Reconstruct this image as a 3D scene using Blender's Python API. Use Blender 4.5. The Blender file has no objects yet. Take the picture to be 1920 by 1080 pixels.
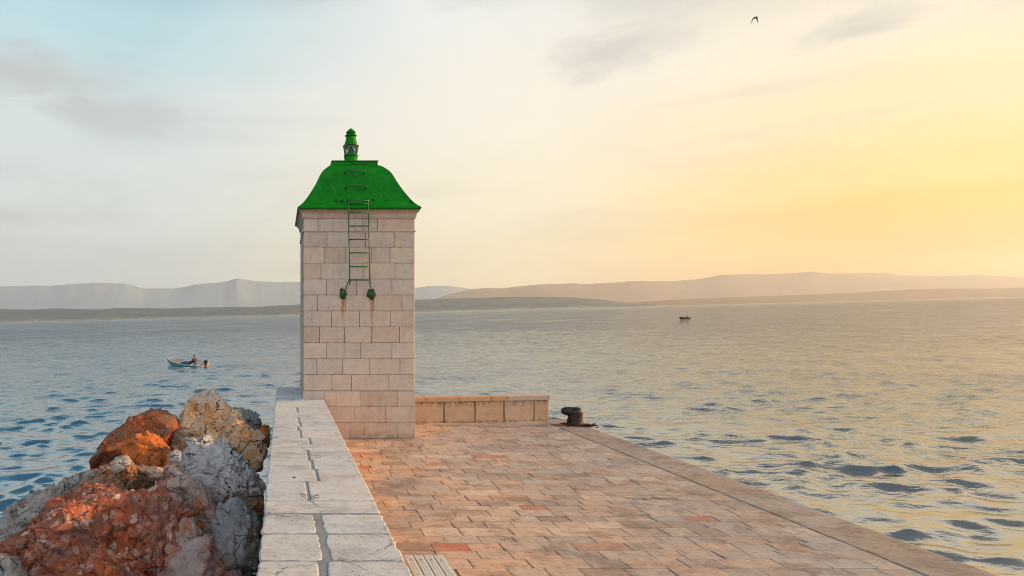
import bpy, bmesh, math, random
import numpy as np
from mathutils import Vector, Matrix

random.seed(7)
rng = np.random.default_rng(11)
SC = bpy.context.scene
COL = SC.collection
R = math.radians
F, U0, V0, H = 1150.0, 528.0, 592.0, 2.7      # lens in 1920-px units, principal point, eye height above the paving

# ------------------------------------------------------------------ camera
cam = bpy.data.cameras.new('camera')
cam.sensor_width = 36.0
cam.lens = F / 1920 * 36
cam.shift_x = (960 - U0) / 1920
cam.shift_y = (V0 - 540) / 1920
cam.clip_start = 0.1
cam.clip_end = 80000
camo = bpy.data.objects.new('camera', cam)
camo.location = (0, 0, H)
camo.rotation_euler = (R(90), 0, 0)
COL.objects.link(camo)
SC.camera = camo

# ------------------------------------------------------------------ sun and sky
SUN_AZ, SUN_EL = 84.0, 18.0
SV = Vector((math.sin(R(SUN_AZ)) * math.cos(R(SUN_EL)), math.cos(R(SUN_AZ)) * math.cos(R(SUN_EL)), math.sin(R(SUN_EL))))
sl = bpy.data.lights.new('sun', 'SUN')
sl.energy = 4.0
sl.angle = R(2.5)
sl.color = (1.0, 0.62, 0.30)
so = bpy.data.objects.new('sun', sl)
so.rotation_euler = SV.to_track_quat('Z', 'Y').to_euler()
so.location = (60, 20, 30)
COL.objects.link(so)

SC.view_settings.view_transform = 'Standard'
SC.view_settings.look = 'None'
SC.view_settings.exposure = 0.50
SC.view_settings.gamma = 1.0
try:
    SC.cycles.use_denoising = True
    SC.cycles.filter_width = 1.0
    SC.cycles.max_bounces = 6
    SC.cycles.sample_clamp_direct = 8.0
    SC.cycles.volume_bounces = 3
    SC.cycles.caustics_reflective = False
    SC.cycles.caustics_refractive = False
except Exception:
    pass


def lin(r, g, b, k=1.0):
    f = lambda c: (c / 255 / 12.92 if c / 255 <= .04045 else ((c / 255 + .055) / 1.055) ** 2.4)
    return (f(r) * k, f(g) * k, f(b) * k, 1.0)


class NT:
    """small helper round a node tree"""
    def __init__(s, tree):
        s.t = tree; s.L = tree.links
    def n(s, typ, ins=None, **props):
        nd = s.t.nodes.new(typ)
        for k, v in props.items():
            setattr(nd, k, v)
        for k, v in (ins or {}).items():
            s.set(nd, k, v)
        return nd
    def set(s, nd, k, v):
        sock = nd.inputs[k]
        if isinstance(v, bpy.types.NodeSocket):
            s.L.new(v, sock)
        elif isinstance(v, bpy.types.Node):
            s.L.new(v.outputs[0], sock)
        else:
            sock.default_value = v
    def m(s, op, a, b=0.0, c=0.0, clamp=False):
        nd = s.n('ShaderNodeMath', {0: a, 1: b, 2: c}, operation=op, use_clamp=clamp)
        return nd.outputs[0]
    def vm(s, op, a, b=(0, 0, 0)):
        nd = s.n('ShaderNodeVectorMath', {0: a, 1: b}, operation=op)
        return nd.outputs[1] if op in ('DOT_PRODUCT', 'LENGTH') else nd.outputs[0]
    def noise(s, vec, scale, detail=4, rough=.55, dist=0.0, col=False):
        nd = s.n('ShaderNodeTexNoise', {'Vector': vec, 'Scale': scale, 'Detail': detail, 'Roughness': rough, 'Distortion': dist})
        return nd.outputs['Color' if col else 0]
    def vor(s, vec, scale, feature='F1', out=0, rnd=1.0):
        nd = s.n('ShaderNodeTexVoronoi', {'Vector': vec, 'Scale': scale, 'Randomness': rnd}, feature=feature)
        return nd.outputs[out]
    def ramp(s, fac, stops, interp='LINEAR'):
        nd = s.n('ShaderNodeValToRGB', {0: fac})
        cr = nd.color_ramp; cr.interpolation = interp
        while len(cr.elements) < len(stops):
            cr.elements.new(0.5)
        for e, (p, c) in zip(cr.elements, sorted(stops, key=lambda q: q[0])):
            e.position = p
            e.color = c if hasattr(c, '__len__') else (c, c, c, 1)
        return nd.outputs[0]
    def mix(s, fac, a, b, mode='MIX'):
        nd = s.n('ShaderNodeMix', data_type='RGBA', blend_type=mode)
        s.set(nd, 0, fac); s.set(nd, 6, a); s.set(nd, 7, b)
        return nd.outputs[2]
    def mr(s, v, a, b, c=0.0, d=1.0, smooth=False):
        nd = s.n('ShaderNodeMapRange', {0: v, 1: a, 2: b, 3: c, 4: d}, clamp=True,
                 interpolation_type='SMOOTHSTEP' if smooth else 'LINEAR')
        return nd.outputs[0]
    def scalev(s, vec, sx, sy, sz):
        return s.vm('MULTIPLY', vec, (sx, sy, sz))


world = bpy.data.worlds.new('World')
SC.world = world
world.use_nodes = True
wt = world.node_tree
wt.nodes.clear()
W = NT(wt)
out = W.n('ShaderNodeOutputWorld')
bg = W.n('ShaderNodeBackground')
wt.links.new(bg.outputs[0], out.inputs[0])
dirv = W.n('ShaderNodeTexCoord').outputs['Generated']
sep = W.n('ShaderNodeSeparateXYZ', {0: dirv})
az = W.m('MULTIPLY', W.m('ARCTAN2', sep.outputs[0], sep.outputs[1]), 180 / math.pi)
el0 = W.m('MULTIPLY', W.m('ARCSINE', sep.outputs[2]), 180 / math.pi)
# soft wavy layering so the bands are not ruler-straight
wob = W.m('MULTIPLY', W.m('SUBTRACT', W.noise(W.scalev(dirv, 1.5, 1.5, 6), 1.3, 3), .5), 5.0)
el = W.m('ADD', el0, wob)
e01 = W.m('DIVIDE', el, 90.0)
def band(stops):
    return W.ramp(e01, [(e / 90.0, lin(*c)) for e, c in stops], 'EASE')
far_l = band([(0, (176, 190, 198)), (6, (190, 204, 210)), (14, (184, 200, 208)), (22, (140, 186, 206)), (38, (70, 130, 162)), (55, (48, 100, 132)), (90, (64, 104, 136))])
left = band([(0, (196, 204, 206)), (4, (206, 212, 210)), (10, (218, 226, 224)), (18, (212, 226, 228)), (25, (186, 220, 230)), (31, (84, 156, 188)), (38, (44, 108, 146)), (58, (40, 90, 124)), (90, (64, 104, 136))])
mid = band([(0, (236, 214, 176)), (4, (243, 226, 184)), (10, (246, 238, 212)), (18, (246, 240, 228)), (27, (236, 240, 238)), (31.5, (84, 108, 122)), (55, (60, 94, 118)), (90, (64, 104, 136))])
right = band([(0, (224, 136, 10)), (3, (230, 156, 20)), (6.4, (243, 194, 72)), (8.8, (252, 216, 132)), (13, (250, 228, 180)), (19, (238, 231, 214)), (22.5, (220, 214, 200)), (27, (76, 94, 106)), (55, (58, 84, 104)), (90, (64, 104, 136))])
back = W.mix(1.0, band([(0, (214, 210, 206)), (8, (222, 218, 214)), (25, (222, 222, 222)), (50, (176, 190, 204)), (90, (84, 124, 156))]), (1.9, 1.93, 1.97, 1), 'MULTIPLY')
c = W.mix(W.mr(az, -70, -24, smooth=True), far_l, left)
c = W.mix(W.mr(az, -16, 20, smooth=True), c, mid)
c = W.mix(W.mr(az, 18, 46, smooth=True), c, right)
aaz = W.m('ABSOLUTE', az)
c = W.mix(W.mr(aaz, 95, 160, smooth=True), c, back)
c = W.mix(1.0, c, (.735, .73, .72, 1), 'MULTIPLY')
# masks for an added bright sky band above the picture, left unmixed
hi2 = W.m('MULTIPLY', W.mr(el0, 19.5, 25, smooth=True), W.m('MULTIPLY', W.mr(el0, 30, 26, smooth=True), W.m('MULTIPLY', W.mr(az, 44, 60, smooth=True), W.mr(az, 140, 100, smooth=True))))
hi1 = W.m('MULTIPLY', W.mr(el0, 26.5, 28, smooth=True), W.m('MULTIPLY', W.mr(el0, 31.5, 29, smooth=True), W.m('MULTIPLY', W.mr(az, -2, 40, smooth=True), W.mr(az, 140, 100, smooth=True))))
# the hidden glow round the low sun, outside the frame to the right
sdot = W.vm('DOT_PRODUCT', dirv, tuple(SV))
glow = W.m('POWER', W.m('MAXIMUM', sdot, 0.0), 60.0)
glowc = W.mix(1.0, W.n('ShaderNodeCombineXYZ', {0: glow, 1: glow, 2: glow}).outputs[0], (6.5, 3.8, 1.3, 1), 'MULTIPLY')
# clouds: thin grey smears
cv = W.n('ShaderNodeCombineXYZ', {0: W.m('DIVIDE', sep.outputs[0], W.m('ADD', W.m('MAXIMUM', sep.outputs[2], 0.0), .12)),
                                  1: W.m('DIVIDE', sep.outputs[1], W.m('ADD', W.m('MAXIMUM', sep.outputs[2], 0.0), .12)), 2: 0.0}).outputs[0]
streak = W.noise(W.scalev(cv, .8, 1.0, 1), .9, 8, .58, .6)
streak_m = W.mr(streak, .46, .70, 0, .55, True)
fine = W.noise(W.scalev(cv, .9, 1.6, 1), 3.5, 8, .6, .4)
streak_m = W.m('MULTIPLY', streak_m, W.mr(fine, .3, .6, .45, 1.0))
streak_m = W.m('MULTIPLY', streak_m, W.mr(el0, 1, 12, .35, 1))
c = W.mix(streak_m, c, W.mix(1.0, c, (.72, .71, .74, 1), 'MULTIPLY'))
bright = W.m('MULTIPLY', W.mr(W.noise(W.scalev(cv, .6, 1.1, 1), 1.7, 8, .62, .5), .48, .72, 0, .6, True), W.mr(el0, 3, 14))
c = W.mix(bright, c, W.mix(1.0, c, (1.10, 1.07, 1.04, 1), 'MULTIPLY'))
# individual cloud banks: (azimuth, elevation, half widths, strength)
dn = W.noise(W.scalev(dirv, 1, 1, 2.6), 7.0, 8, .62, .5)
for (ca, ce, wa, we, st) in [
        (28.6, 20.6, 7.5, 1.9, .85), (31.5, 24.0, 5.6, 2.2, .5), (43.6, 18.6, 4.6, 1.1, .95), (48.5, 20.2, 6.0, 1.3, .8), (51.0, 18.6, 3.6, 1.2, .7),
        (-21.5, 20.2, 8.5, 2.6, .9), (-14.0, 17.4, 10.0, 2.0, .7), (-24.0, 8.4, 5.0, 1.0, .7), (39.0, 16.0, 9.0, .6, .25),
        (20.0, 26.3, 8.0, 1.2, .5), (41.0, 13.2, 8.0, .5, .2), (-2.0, 17.5, 12.0, .8, .2)]:
    dx = W.m('DIVIDE', W.m('SUBTRACT', az, ca), wa)
    dy = W.m('DIVIDE', W.m('SUBTRACT', W.m('ADD', el0, W.m('MULTIPLY', wob, .25)), ce), we)
    rr = W.m('SQRT', W.m('ADD', W.m('MULTIPLY', dx, dx), W.m('MULTIPLY', dy, dy)))
    rr = W.m('ADD', rr, W.m('MULTIPLY', W.m('SUBTRACT', dn, .5), 2.6))
    mk = W.mr(rr, 1.1, .1, 0, st, True)
    c = W.mix(mk, c, W.mix(.65, W.mix(1.0, c, (.70, .70, .72, 1), 'MULTIPLY'), lin(176, 177, 176)))
sky = W.n('ShaderNodeTexSky', sky_type='NISHITA', sun_disc=False)
sky.sun_elevation = R(SUN_EL); sky.sun_rotation = R(SUN_AZ)
skys = W.mix(1.0, sky.outputs[0], (.001, .001, .001, 1), 'MULTIPLY')
c = W.mix(1.0, c, skys, 'ADD')
c = W.mix(1.0, c, glowc, 'ADD')
wt.links.new(c, bg.inputs[0])
bg.inputs[1].default_value = 1.0

# ------------------------------------------------------------------ tagging and mesh helpers
def tag(o, label=None, cat=None, group=None, kind=None):
    if label: o['label'] = label
    if cat: o['category'] = cat
    if group: o['group'] = group
    if kind: o['kind'] = kind
    return o

def empty(name, loc, label, cat, rz=0, group=None):
    o = bpy.data.objects.new(name, None)
    o.empty_display_size = .2
    o.location = loc; o.rotation_euler = (0, 0, rz)
    COL.objects.link(o)
    return tag(o, label, cat, group)

def link(name, me, mat=None, parent=None, smooth=False):
    if mat is not None:
        for mm in (mat if isinstance(mat, (list, tuple)) else [mat]):
            me.materials.append(mm)
    if smooth:
        me.shade_smooth()
    o = bpy.data.objects.new(name, me)
    COL.objects.link(o)
    if parent is not None:
        o.parent = parent
    return o

def mesh_np(name, V, Fc, attrs=None):
    """V (n,3); Fc list of equal-length face arrays or a list of lists"""
    me = bpy.data.meshes.new(name)
    if isinstance(Fc, np.ndarray):
        n, k = Fc.shape
        me.vertices.add(len(V)); me.loops.add(n * k); me.polygons.add(n)
        me.vertices.foreach_set('co', np.asarray(V, dtype=np.float32).ravel())
        me.loops.foreach_set('vertex_index', Fc.astype(np.int32).ravel())
        me.polygons.foreach_set('loop_start', np.arange(0, n * k, k, dtype=np.int32))
        me.update(calc_edges=True)
    else:
        me.from_pydata([tuple(v) for v in V], [], Fc)
        me.update()
    for an, arr in (attrs or {}).items():
        arr = np.asarray(arr, dtype=np.float32)
        at = me.attributes.new(an, 'FLOAT', 'POINT')
        at.data.foreach_set('value', arr)
    me.validate()
    return me

class MB:
    """collects solids into one mesh, with a random tone per solid"""
    def __init__(s):
        s.v = []; s.f = []; s.t = []; s.w = []
    def add(s, vs, fs, tone=None, w=0.0):
        o = len(s.v)
        s.v += [tuple(q) for q in vs]
        s.f += [tuple(i + o for i in q) for q in fs]
        t = random.random() if tone is None else tone
        s.t += [t] * len(vs); s.w += [w] * len(vs)
    def box(s, x0, x1, y0, y1, z0, z1, b=0.0, tone=None, jit=0.0, w=0.0):
        if b <= 0:
            vs = [(x, y, z) for z in (z0, z1) for y in (y0, y1) for x in (x0, x1)]
            fs = [(0, 2, 3, 1), (4, 5, 7, 6), (0, 1, 5, 4), (2, 6, 7, 3), (0, 4, 6, 2), (1, 3, 7, 5)]
            s.add(vs, fs, tone, w); return
        c = ((x0 + x1) / 2, (y0 + y1) / 2, (z0 + z1) / 2)
        h = ((x1 - x0) / 2, (y1 - y0) / 2, (z1 - z0) / 2)
        b = min(b, *(q * .9 for q in h))
        vs = []; idx = {}
        for sx in (-1, 1):
            for sy in (-1, 1):
                for sz in (-1, 1):
                    j = [random.uniform(-jit, jit) for _ in range(3)]
                    for ax in range(3):
                        p = [c[0] + sx * (h[0] - b), c[1] + sy * (h[1] - b), c[2] + sz * (h[2] - b)]
                        p[ax] = c[ax] + (sx, sy, sz)[ax] * h[ax]
                        idx[(sx, sy, sz, ax)] = len(vs)
                        vs.append(tuple(p[k] + j[k] for k in range(3)))
        fs = []
        def quad(a):
            fs.append(a)
        for ax in range(3):
            for sg in (-1, 1):
                o1, o2 = [k for k in range(3) if k != ax]
                q = []
                for (a1, a2) in ((-1, -1), (1, -1), (1, 1), (-1, 1)):
                    key = [0, 0, 0]; key[ax] = sg; key[o1] = a1; key[o2] = a2
                    q.append(idx[(*key, ax)])
                flip = (sg < 0) ^ (ax == 1)
                quad(tuple(q[::-1]) if flip else tuple(q))
        for ax in range(3):           # edges running along ax
            o1, o2 = [k for k in range(3) if k != ax]
            for a1 in (-1, 1):
                for a2 in (-1, 1):
                    k0 = [0, 0, 0]; k1 = [0, 0, 0]
                    k0[ax] = -1; k1[ax] = 1
                    k0[o1] = k1[o1] = a1; k0[o2] = k1[o2] = a2
                    q = (idx[(*k0, o1)], idx[(*k1, o1)], idx[(*k1, o2)], idx[(*k0, o2)])
                    flip = (a1 * a2 > 0) ^ (ax == 1)
                    quad(q[::-1] if not flip else q)
        for sx in (-1, 1):
            for sy in (-1, 1):
                for sz in (-1, 1):
                    q = tuple(idx[(sx, sy, sz, k)] for k in range(3))
                    quad(q if sx * sy * sz > 0 else q[::-1])
        s.add(vs, fs, tone, w)
    def tube(s, pts, r, n=8, tone=.5, cap=True):
        pts = [Vector(p) for p in pts]
        rs = r if hasattr(r, '__len__') else [r] * len(pts)
        vs = []; fs = []
        prev = None
        for i, p in enumerate(pts):
            t = (pts[min(i + 1, len(pts) - 1)] - pts[max(i - 1, 0)]).normalized()
            a = prev if prev is not None else (Vector((0, 0, 1)) if abs(t.z) < .9 else Vector((1, 0, 0)))
            x = (a - t * a.dot(t)).normalized(); y = t.cross(x); prev = x
            for k in range(n):
                an = 2 * math.pi * k / n
                vs.append(p + (x * math.cos(an) + y * math.sin(an)) * rs[i])
        for i in range(len(pts) - 1):
            for k in range(n):
                a, b = i * n + k, i * n + (k + 1) % n
                fs.append((a, b, b + n, a + n))
        if cap:
            fs.append(tuple(range(n))[::-1]); fs.append(tuple(range(len(vs) - n, len(vs))))
        s.add(vs, fs, tone)
    def lathe(s, prof, c, n=32, tone=.5, squash=(1, 1)):
        vs = []; fs = []
        for (r, z) in prof:
            for k in range(n):
                a = 2 * math.pi * k / n
                vs.append((c[0] + r * math.cos(a) * squash[0], c[1] + r * math.sin(a) * squash[1], c[2] + z))
        for i in range(len(prof) - 1):
            for k in range(n):
                a, b = i * n + k, i * n + (k + 1) % n
                fs.append((a, b, b + n, a + n))
        fs.append(tuple(range(n))[::-1]); fs.append(tuple(range(len(vs) - n, len(vs))))
        s.add(vs, fs, tone)
    def build(s, name, mat=None, parent=None, smooth=False, loc=None):
        me = bpy.data.meshes.new(name)
        me.from_pydata(s.v, [], s.f); me.update()
        at = me.attributes.new('tone', 'FLOAT', 'POINT'); at.data.foreach_set('value', np.array(s.t, dtype=np.float32))
        at = me.attributes.new('wet', 'FLOAT', 'POINT'); at.data.foreach_set('value', np.array(s.w, dtype=np.float32))
        bm = bmesh.new(); bm.from_mesh(me); bmesh.ops.recalc_face_normals(bm, faces=bm.faces); bm.to_mesh(me); bm.free()
        o = link(name, me, mat, parent, smooth)
        if loc is not None: o.location = loc
        return o

# numpy gradient noise ------------------------------------------------
_P = np.random.default_rng(5).permutation(256); _P = np.concatenate([_P, _P, _P])
_G = np.random.default_rng(6).normal(size=(256, 3)); _G /= np.linalg.norm(_G, axis=1)[:, None]
def pnoise(p):
    i = np.floor(p).astype(int); f = p - i; i &= 255
    u = f * f * f * (f * (f * 6 - 15) + 10)
    def g(ox, oy, oz):
        h = _P[_P[_P[i[:, 0] + ox] + i[:, 1] + oy] + i[:, 2] + oz]
        return (_G[h] * (f - np.array([ox, oy, oz]))).sum(1)
    x00 = g(0, 0, 0) * (1 - u[:, 0]) + g(1, 0, 0) * u[:, 0]
    x10 = g(0, 1, 0) * (1 - u[:, 0]) + g(1, 1, 0) * u[:, 0]
    x01 = g(0, 0, 1) * (1 - u[:, 0]) + g(1, 0, 1) * u[:, 0]
    x11 = g(0, 1, 1) * (1 - u[:, 0]) + g(1, 1, 1) * u[:, 0]
    y0 = x00 * (1 - u[:, 1]) + x10 * u[:, 1]; y1 = x01 * (1 - u[:, 1]) + x11 * u[:, 1]
    return y0 * (1 - u[:, 2]) + y1 * u[:, 2]
def fbm(p, o=4, g=.5, ridged=False):
    a, s, t = 1.0, 0, 0
    for k in range(o):
        n = pnoise(p * (2.03 ** k) + k * 17.3)
        s = s + a * ((1 - 2.2 * np.abs(n)) if ridged else n * 1.6); t += a; a *= g
    return s / t
def worley(p):
    """F1, F2, a random value for the nearest cell and a random tilted plane through that cell"""
    i = np.floor(p).astype(int); f1 = np.full(len(p), 9.); f2 = np.full(len(p), 9.); cid = np.zeros(len(p)); pl_ = np.zeros(len(p))
    for ox in (-1, 0, 1):
        for oy in (-1, 0, 1):
            for oz in (-1, 0, 1):
                c_ = i + np.array([ox, oy, oz]); cc = c_ & 255
                h = _P[_P[_P[cc[:, 0]] + cc[:, 1]] + cc[:, 2]]
                pt = c_ + .5 + _G[h] * .42
                d = np.linalg.norm(p - pt, axis=1)
                m1 = d < f1
                f2 = np.where(m1, f1, np.minimum(f2, d)); cid = np.where(m1, h / 255., cid); pl_ = np.where(m1, ((p - pt) * _G[(h * 7 + 3) & 255]).sum(1) + _G[(h * 5 + 1) & 255][:, 0] * .35, pl_); f1 = np.where(m1, d, f1)
    return f1, f2, cid, pl_

# ------------------------------------------------------------------ materials
def mat(name):
    m = bpy.data.materials.new(name); m.use_nodes = True
    t = NT(m.node_tree)
    b = m.node_tree.nodes['Principled BSDF']
    return m, t, b

def stone(name, cols, pit=.35, bump=.35, stain=None, rough=(.75, .95), scale=1.0, extra=None, toneamt=1.0, dark=.25):
    """cut stone; cols = ramp over the per-block tone attribute"""
    m, t, b = mat(name)
    P = t.n('ShaderNodeNewGeometry').outputs['Position']
    tone = t.n('ShaderNodeAttribute', attribute_name='tone').outputs['Fac']
    n = len(cols)
    base = t.ramp(tone, [(i / max(1, n - 1), lin(*c_)) for i, c_ in enumerate(cols)])
    big = t.noise(P, 1.3 * scale, 5, .6)
    med = t.noise(P, 7 * scale, 6, .65)
    fine = t.noise(P, 60 * scale, 4, .7)
    shiftv = t.vm('ADD', P, t.scalev(t.n('ShaderNodeCombineXYZ', {0: tone, 1: tone, 2: tone}).outputs[0], 31, 17, 47))
    blot = t.noise(shiftv, 2.6 * scale, 5, .6)
    c_ = t.mix(t.mr(blot, .35, .7, 0, .5), base, t.mix(1.0, base, (1.22, 1.17, 1.10, 1), 'MULTIPLY'))
    c_ = t.mix(t.mr(med, .45, .72, 0, .45), c_, t.mix(1.0, c_, (.70, .68, .68, 1), 'MULTIPLY'))
    c_ = t.mix(t.mr(fine, .35, .75, 0, dark), c_, t.mix(1.0, c_, (.62, .6, .58, 1), 'MULTIPLY'))
    # pits
    pf = t.vor(shiftv, 26 * scale)
    pmask = t.m('MULTIPLY', t.mr(pf, .20, .10), t.mr(t.noise(shiftv, 3.1 * scale, 3), .50, .62))
    pf2 = t.vor(shiftv, 70 * scale)
    pmask2 = t.m('MULTIPLY', t.mr(pf2, .26, .12), t.mr(t.noise(shiftv, 1.7 * scale, 4), .42, .62))
    pm = t.m('MAXIMUM', pmask, pmask2)
    c_ = t.mix(t.m('MULTIPLY', pm, pit * 2), c_, lin(70, 56, 48))
    if extra:
        c_ = extra(t, P, c_, tone)
    t.set(b, 'Base Color', c_)
    t.set(b, 'Roughness', t.mr(med, .3, .7, rough[0], rough[1]))
    t.set(b, 'Specular IOR Level', .3)
    hgt = t.m('ADD', t.m('MULTIPLY', med, .55), t.m('MULTIPLY', fine, .16))
    hgt = t.m('SUBTRACT', hgt, t.m('MULTIPLY', pm, .5))
    bp = t.n('ShaderNodeBump', {'Height': hgt, 'Strength': bump, 'Distance': .02})
    t.set(b, 'Normal', bp)
    return m

def plain(name, col, rough=.5, metal=0.0, bump=0.0, bscale=30, var=.12, spec=.5):
    m, t, b = mat(name)
    P = t.n('ShaderNodeTexCoord').outputs['Object']
    nz = t.noise(P, bscale, 5, .6)
    cc = lin(*col)
    c_ = t.mix(t.mr(nz, .3, .7), cc, tuple(q * (1 - var * 2) for q in cc[:3]) + (1,))
    t.set(b, 'Base Color', c_); t.set(b, 'Roughness', rough); t.set(b, 'Metallic', metal)
    t.set(b, 'Specular IOR Level', spec)
    if bump:
        t.set(b, 'Normal', t.n('ShaderNodeBump', {'Height': nz, 'Strength': bump, 'Distance': .01}))
    return m

# layout numbers, metres
TX0, TX1, TY0, TY1 = .484, 2.922, 13.47, 15.80
CH = .3505

def tower_extra(t, P, c_, tone):
    s = t.n('ShaderNodeSeparateXYZ', {0: P})
    X, Y, Z = s.outputs[0], s.outputs[1], s.outputs[2]
    nz = t.m('MULTIPLY', t.m('SUBTRACT', t.noise(P, 9, 5), .5), .10)
    front = t.m('LESS_THAN', Y, TY0 + .02)
    for (sx, zt, w, ln, st) in ((1.345, 3.02, .055, .55, .95), (1.985, 3.02, .05, .80, .8), (2.62, 3.0, .02, .12, .5), (1.37, 2.3, .03, .5, .3)):
        g = t.mr(t.m('ABSOLUTE', t.m('SUBTRACT', t.m('ADD', X, nz), sx)), 0.0, w, 1, 0, True)
        v = t.m('MULTIPLY', t.mr(Z, zt - ln, zt - .05, 0, 1), t.m('LESS_THAN', Z, zt))
        mk = t.m('MULTIPLY', t.m('MULTIPLY', g, v), t.m('MULTIPLY', front, st))
        c_ = t.mix(mk, c_, lin(176, 92, 38))
    # rust run-off below the eave
    mk = t.m('MULTIPLY', t.mr(Z, 4.93, 5.02, 0, .45), t.mr(t.noise(t.scalev(P, 6, 6, 1), 1.5, 4), .42, .62))
    c_ = t.mix(mk, c_, lin(150, 86, 48))
    # pinker, rubbed stone towards the foot of the tower
    mk = t.m('MULTIPLY', t.mr(Z, 1.6, .3, 0, .6), t.mr(t.noise(P, 1.1, 4), .35, .6))
    c_ = t.mix(mk, c_, t.mix(1.0, c_, (1.02, .82, .70, 1), 'MULTIPLY'))
    # grey rain streaks and dirty foot
    mk = t.m('MULTIPLY', t.mr(t.noise(t.scalev(P, 5, 5, .45), 1.6, 6, .65), .54, .68, 0, .38), 1.0)
    c_ = t.mix(mk, c_, t.mix(1.0, c_, (.66, .66, .68, 1), 'MULTIPLY'))
    mk = t.m('MULTIPLY', t.mr(Z, .22, .0, 0, .55), t.mr(t.noise(P, 6, 5), .35, .6))
    c_ = t.mix(mk, c_, lin(92, 76, 66))
    # patches of pale efflorescence
    mk = t.m('MULTIPLY', t.mr(t.noise(t.scalev(P, 1, 1, 2.0), 2.3, 5), .60, .70, 0, .5), t.mr(Z, 1.5, .9))
    return t.mix(mk, c_, lin(190, 188, 186))

M = {}
M['tower'] = stone('tower_stone', [(196, 180, 166), (204, 187, 171), (198, 184, 172), (208, 190, 172), (200, 178, 160), (206, 192, 178), (192, 172, 155)], pit=.5, bump=.6, extra=tower_extra, dark=.45)
M['mortar'] = plain('dark_joint', (72, 58, 50), .95, var=.2)
M['mortar_low'] = plain('pale_joint', (150, 146, 140), .95, var=.15)

def pave_extra(t, P, c_, tone):
    # red ferruginous stains and grey wear, whole-floor patches
    mk = t.m('MULTIPLY', t.mr(tone, .955, .965), t.mr(t.noise(P, 3, 5), .35, .65, .1, .8))
    c_ = t.mix(mk, c_, lin(166, 98, 70))
    mk = t.mr(t.noise(t.scalev(P, 1, 1.5, 1), .55, 6, .62), .46, .68, 0, .6)
    c_ = t.mix(mk, c_, t.mix(1.0, c_, (.80, .82, .86, 1), 'MULTIPLY'))
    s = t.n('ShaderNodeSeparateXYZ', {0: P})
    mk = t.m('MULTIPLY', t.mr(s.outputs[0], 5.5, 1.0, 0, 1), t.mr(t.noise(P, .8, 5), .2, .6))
    c_ = t.mix(mk, c_, t.mix(1.0, c_, (1.70, 1.30, .92, 1), 'MULTIPLY'))  # warm sun and bounce light near the parapet, painted into the stone
    # old scuffs and dark droppings
    sp = t.vor(P, 3.3)
    mk = t.m('MULTIPLY', t.mr(sp, .055, .035), t.mr(t.noise(P, 1.9, 3), .48, .56))
    c_ = t.mix(mk, c_, lin(38, 30, 28))
    sp = t.vor(t.vm('ADD', P, (5.3, 2.1, 0)), 2.1)
    mk = t.m('MULTIPLY', t.mr(sp, .07, .03), .6)
    c_ = t.mix(mk, c_, lin(222, 214, 204))
    mk = t.mr(t.noise(t.scalev(P, 1, 1.3, 1), 1.6, 7, .7), .50, .60, 0, .5)
    c_ = t.mix(mk, c_, lin(112, 88, 74))
    mk = t.m('MULTIPLY', t.mr(t.noise(t.scalev(P, 1, 1.8, 1), 9, 8, .75), .52, .64, 0, .45), 1.0)
    return t.mix(mk, c_, lin(84, 66, 58))
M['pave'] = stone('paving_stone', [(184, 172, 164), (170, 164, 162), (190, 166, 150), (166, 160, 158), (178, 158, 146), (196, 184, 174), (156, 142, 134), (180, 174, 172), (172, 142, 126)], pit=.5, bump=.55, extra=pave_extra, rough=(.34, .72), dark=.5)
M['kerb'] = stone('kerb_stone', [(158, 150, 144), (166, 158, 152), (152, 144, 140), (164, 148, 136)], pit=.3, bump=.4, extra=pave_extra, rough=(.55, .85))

def cap_extra(t, P, c_, tone):
    sp = t.vor(t.scalev(P, 1, .7, 1), 3.0)
    mk = t.m('MULTIPLY', t.mr(sp, .085, .05), t.mr(t.noise(P, 1.3, 3), .50, .56))
    c_ = t.mix(mk, c_, lin(48, 34, 32))
    mk = t.mr(t.noise(t.scalev(P, 1, 2.2, 1), 1.6, 7, .7), .50, .62, 0, .55)
    c_ = t.mix(mk, c_, lin(150, 150, 152))
    mk = t.m('MULTIPLY', t.mr(t.noise(P, 3.1, 5), .62, .7, 0, .45), 1.0)
    c_ = t.mix(mk, c_, lin(196, 160, 124))
    ck = t.vor(t.vm('ADD', P, t.scalev(t.noise(P, 6, 5, .65, col=True), .25, .25, .1)), 1.7, 'DISTANCE_TO_EDGE')
    mk = t.m('MULTIPLY', t.mr(ck, .012, .003), t.mr(t.noise(P, 1.1, 3), .50, .56, 0, .75))
    c_ = t.mix(mk, c_, lin(70, 66, 66))
    mk = t.mr(t.noise(t.scalev(P, 1, 1.6, 1), 14, 8, .75), .54, .66, 0, .45)
    return t.mix(mk, c_, lin(128, 128, 130))
M['cap'] = stone('parapet_slab', [(202, 206, 210), (196, 200, 206), (208, 208, 208), (198, 200, 200)], pit=.6, bump=.8, extra=cap_extra, dark=.5)
M['cement'] = stone('grey_cement', [(140, 146, 152), (132, 138, 144)], pit=.5, bump=.9, dark=.5)

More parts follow.
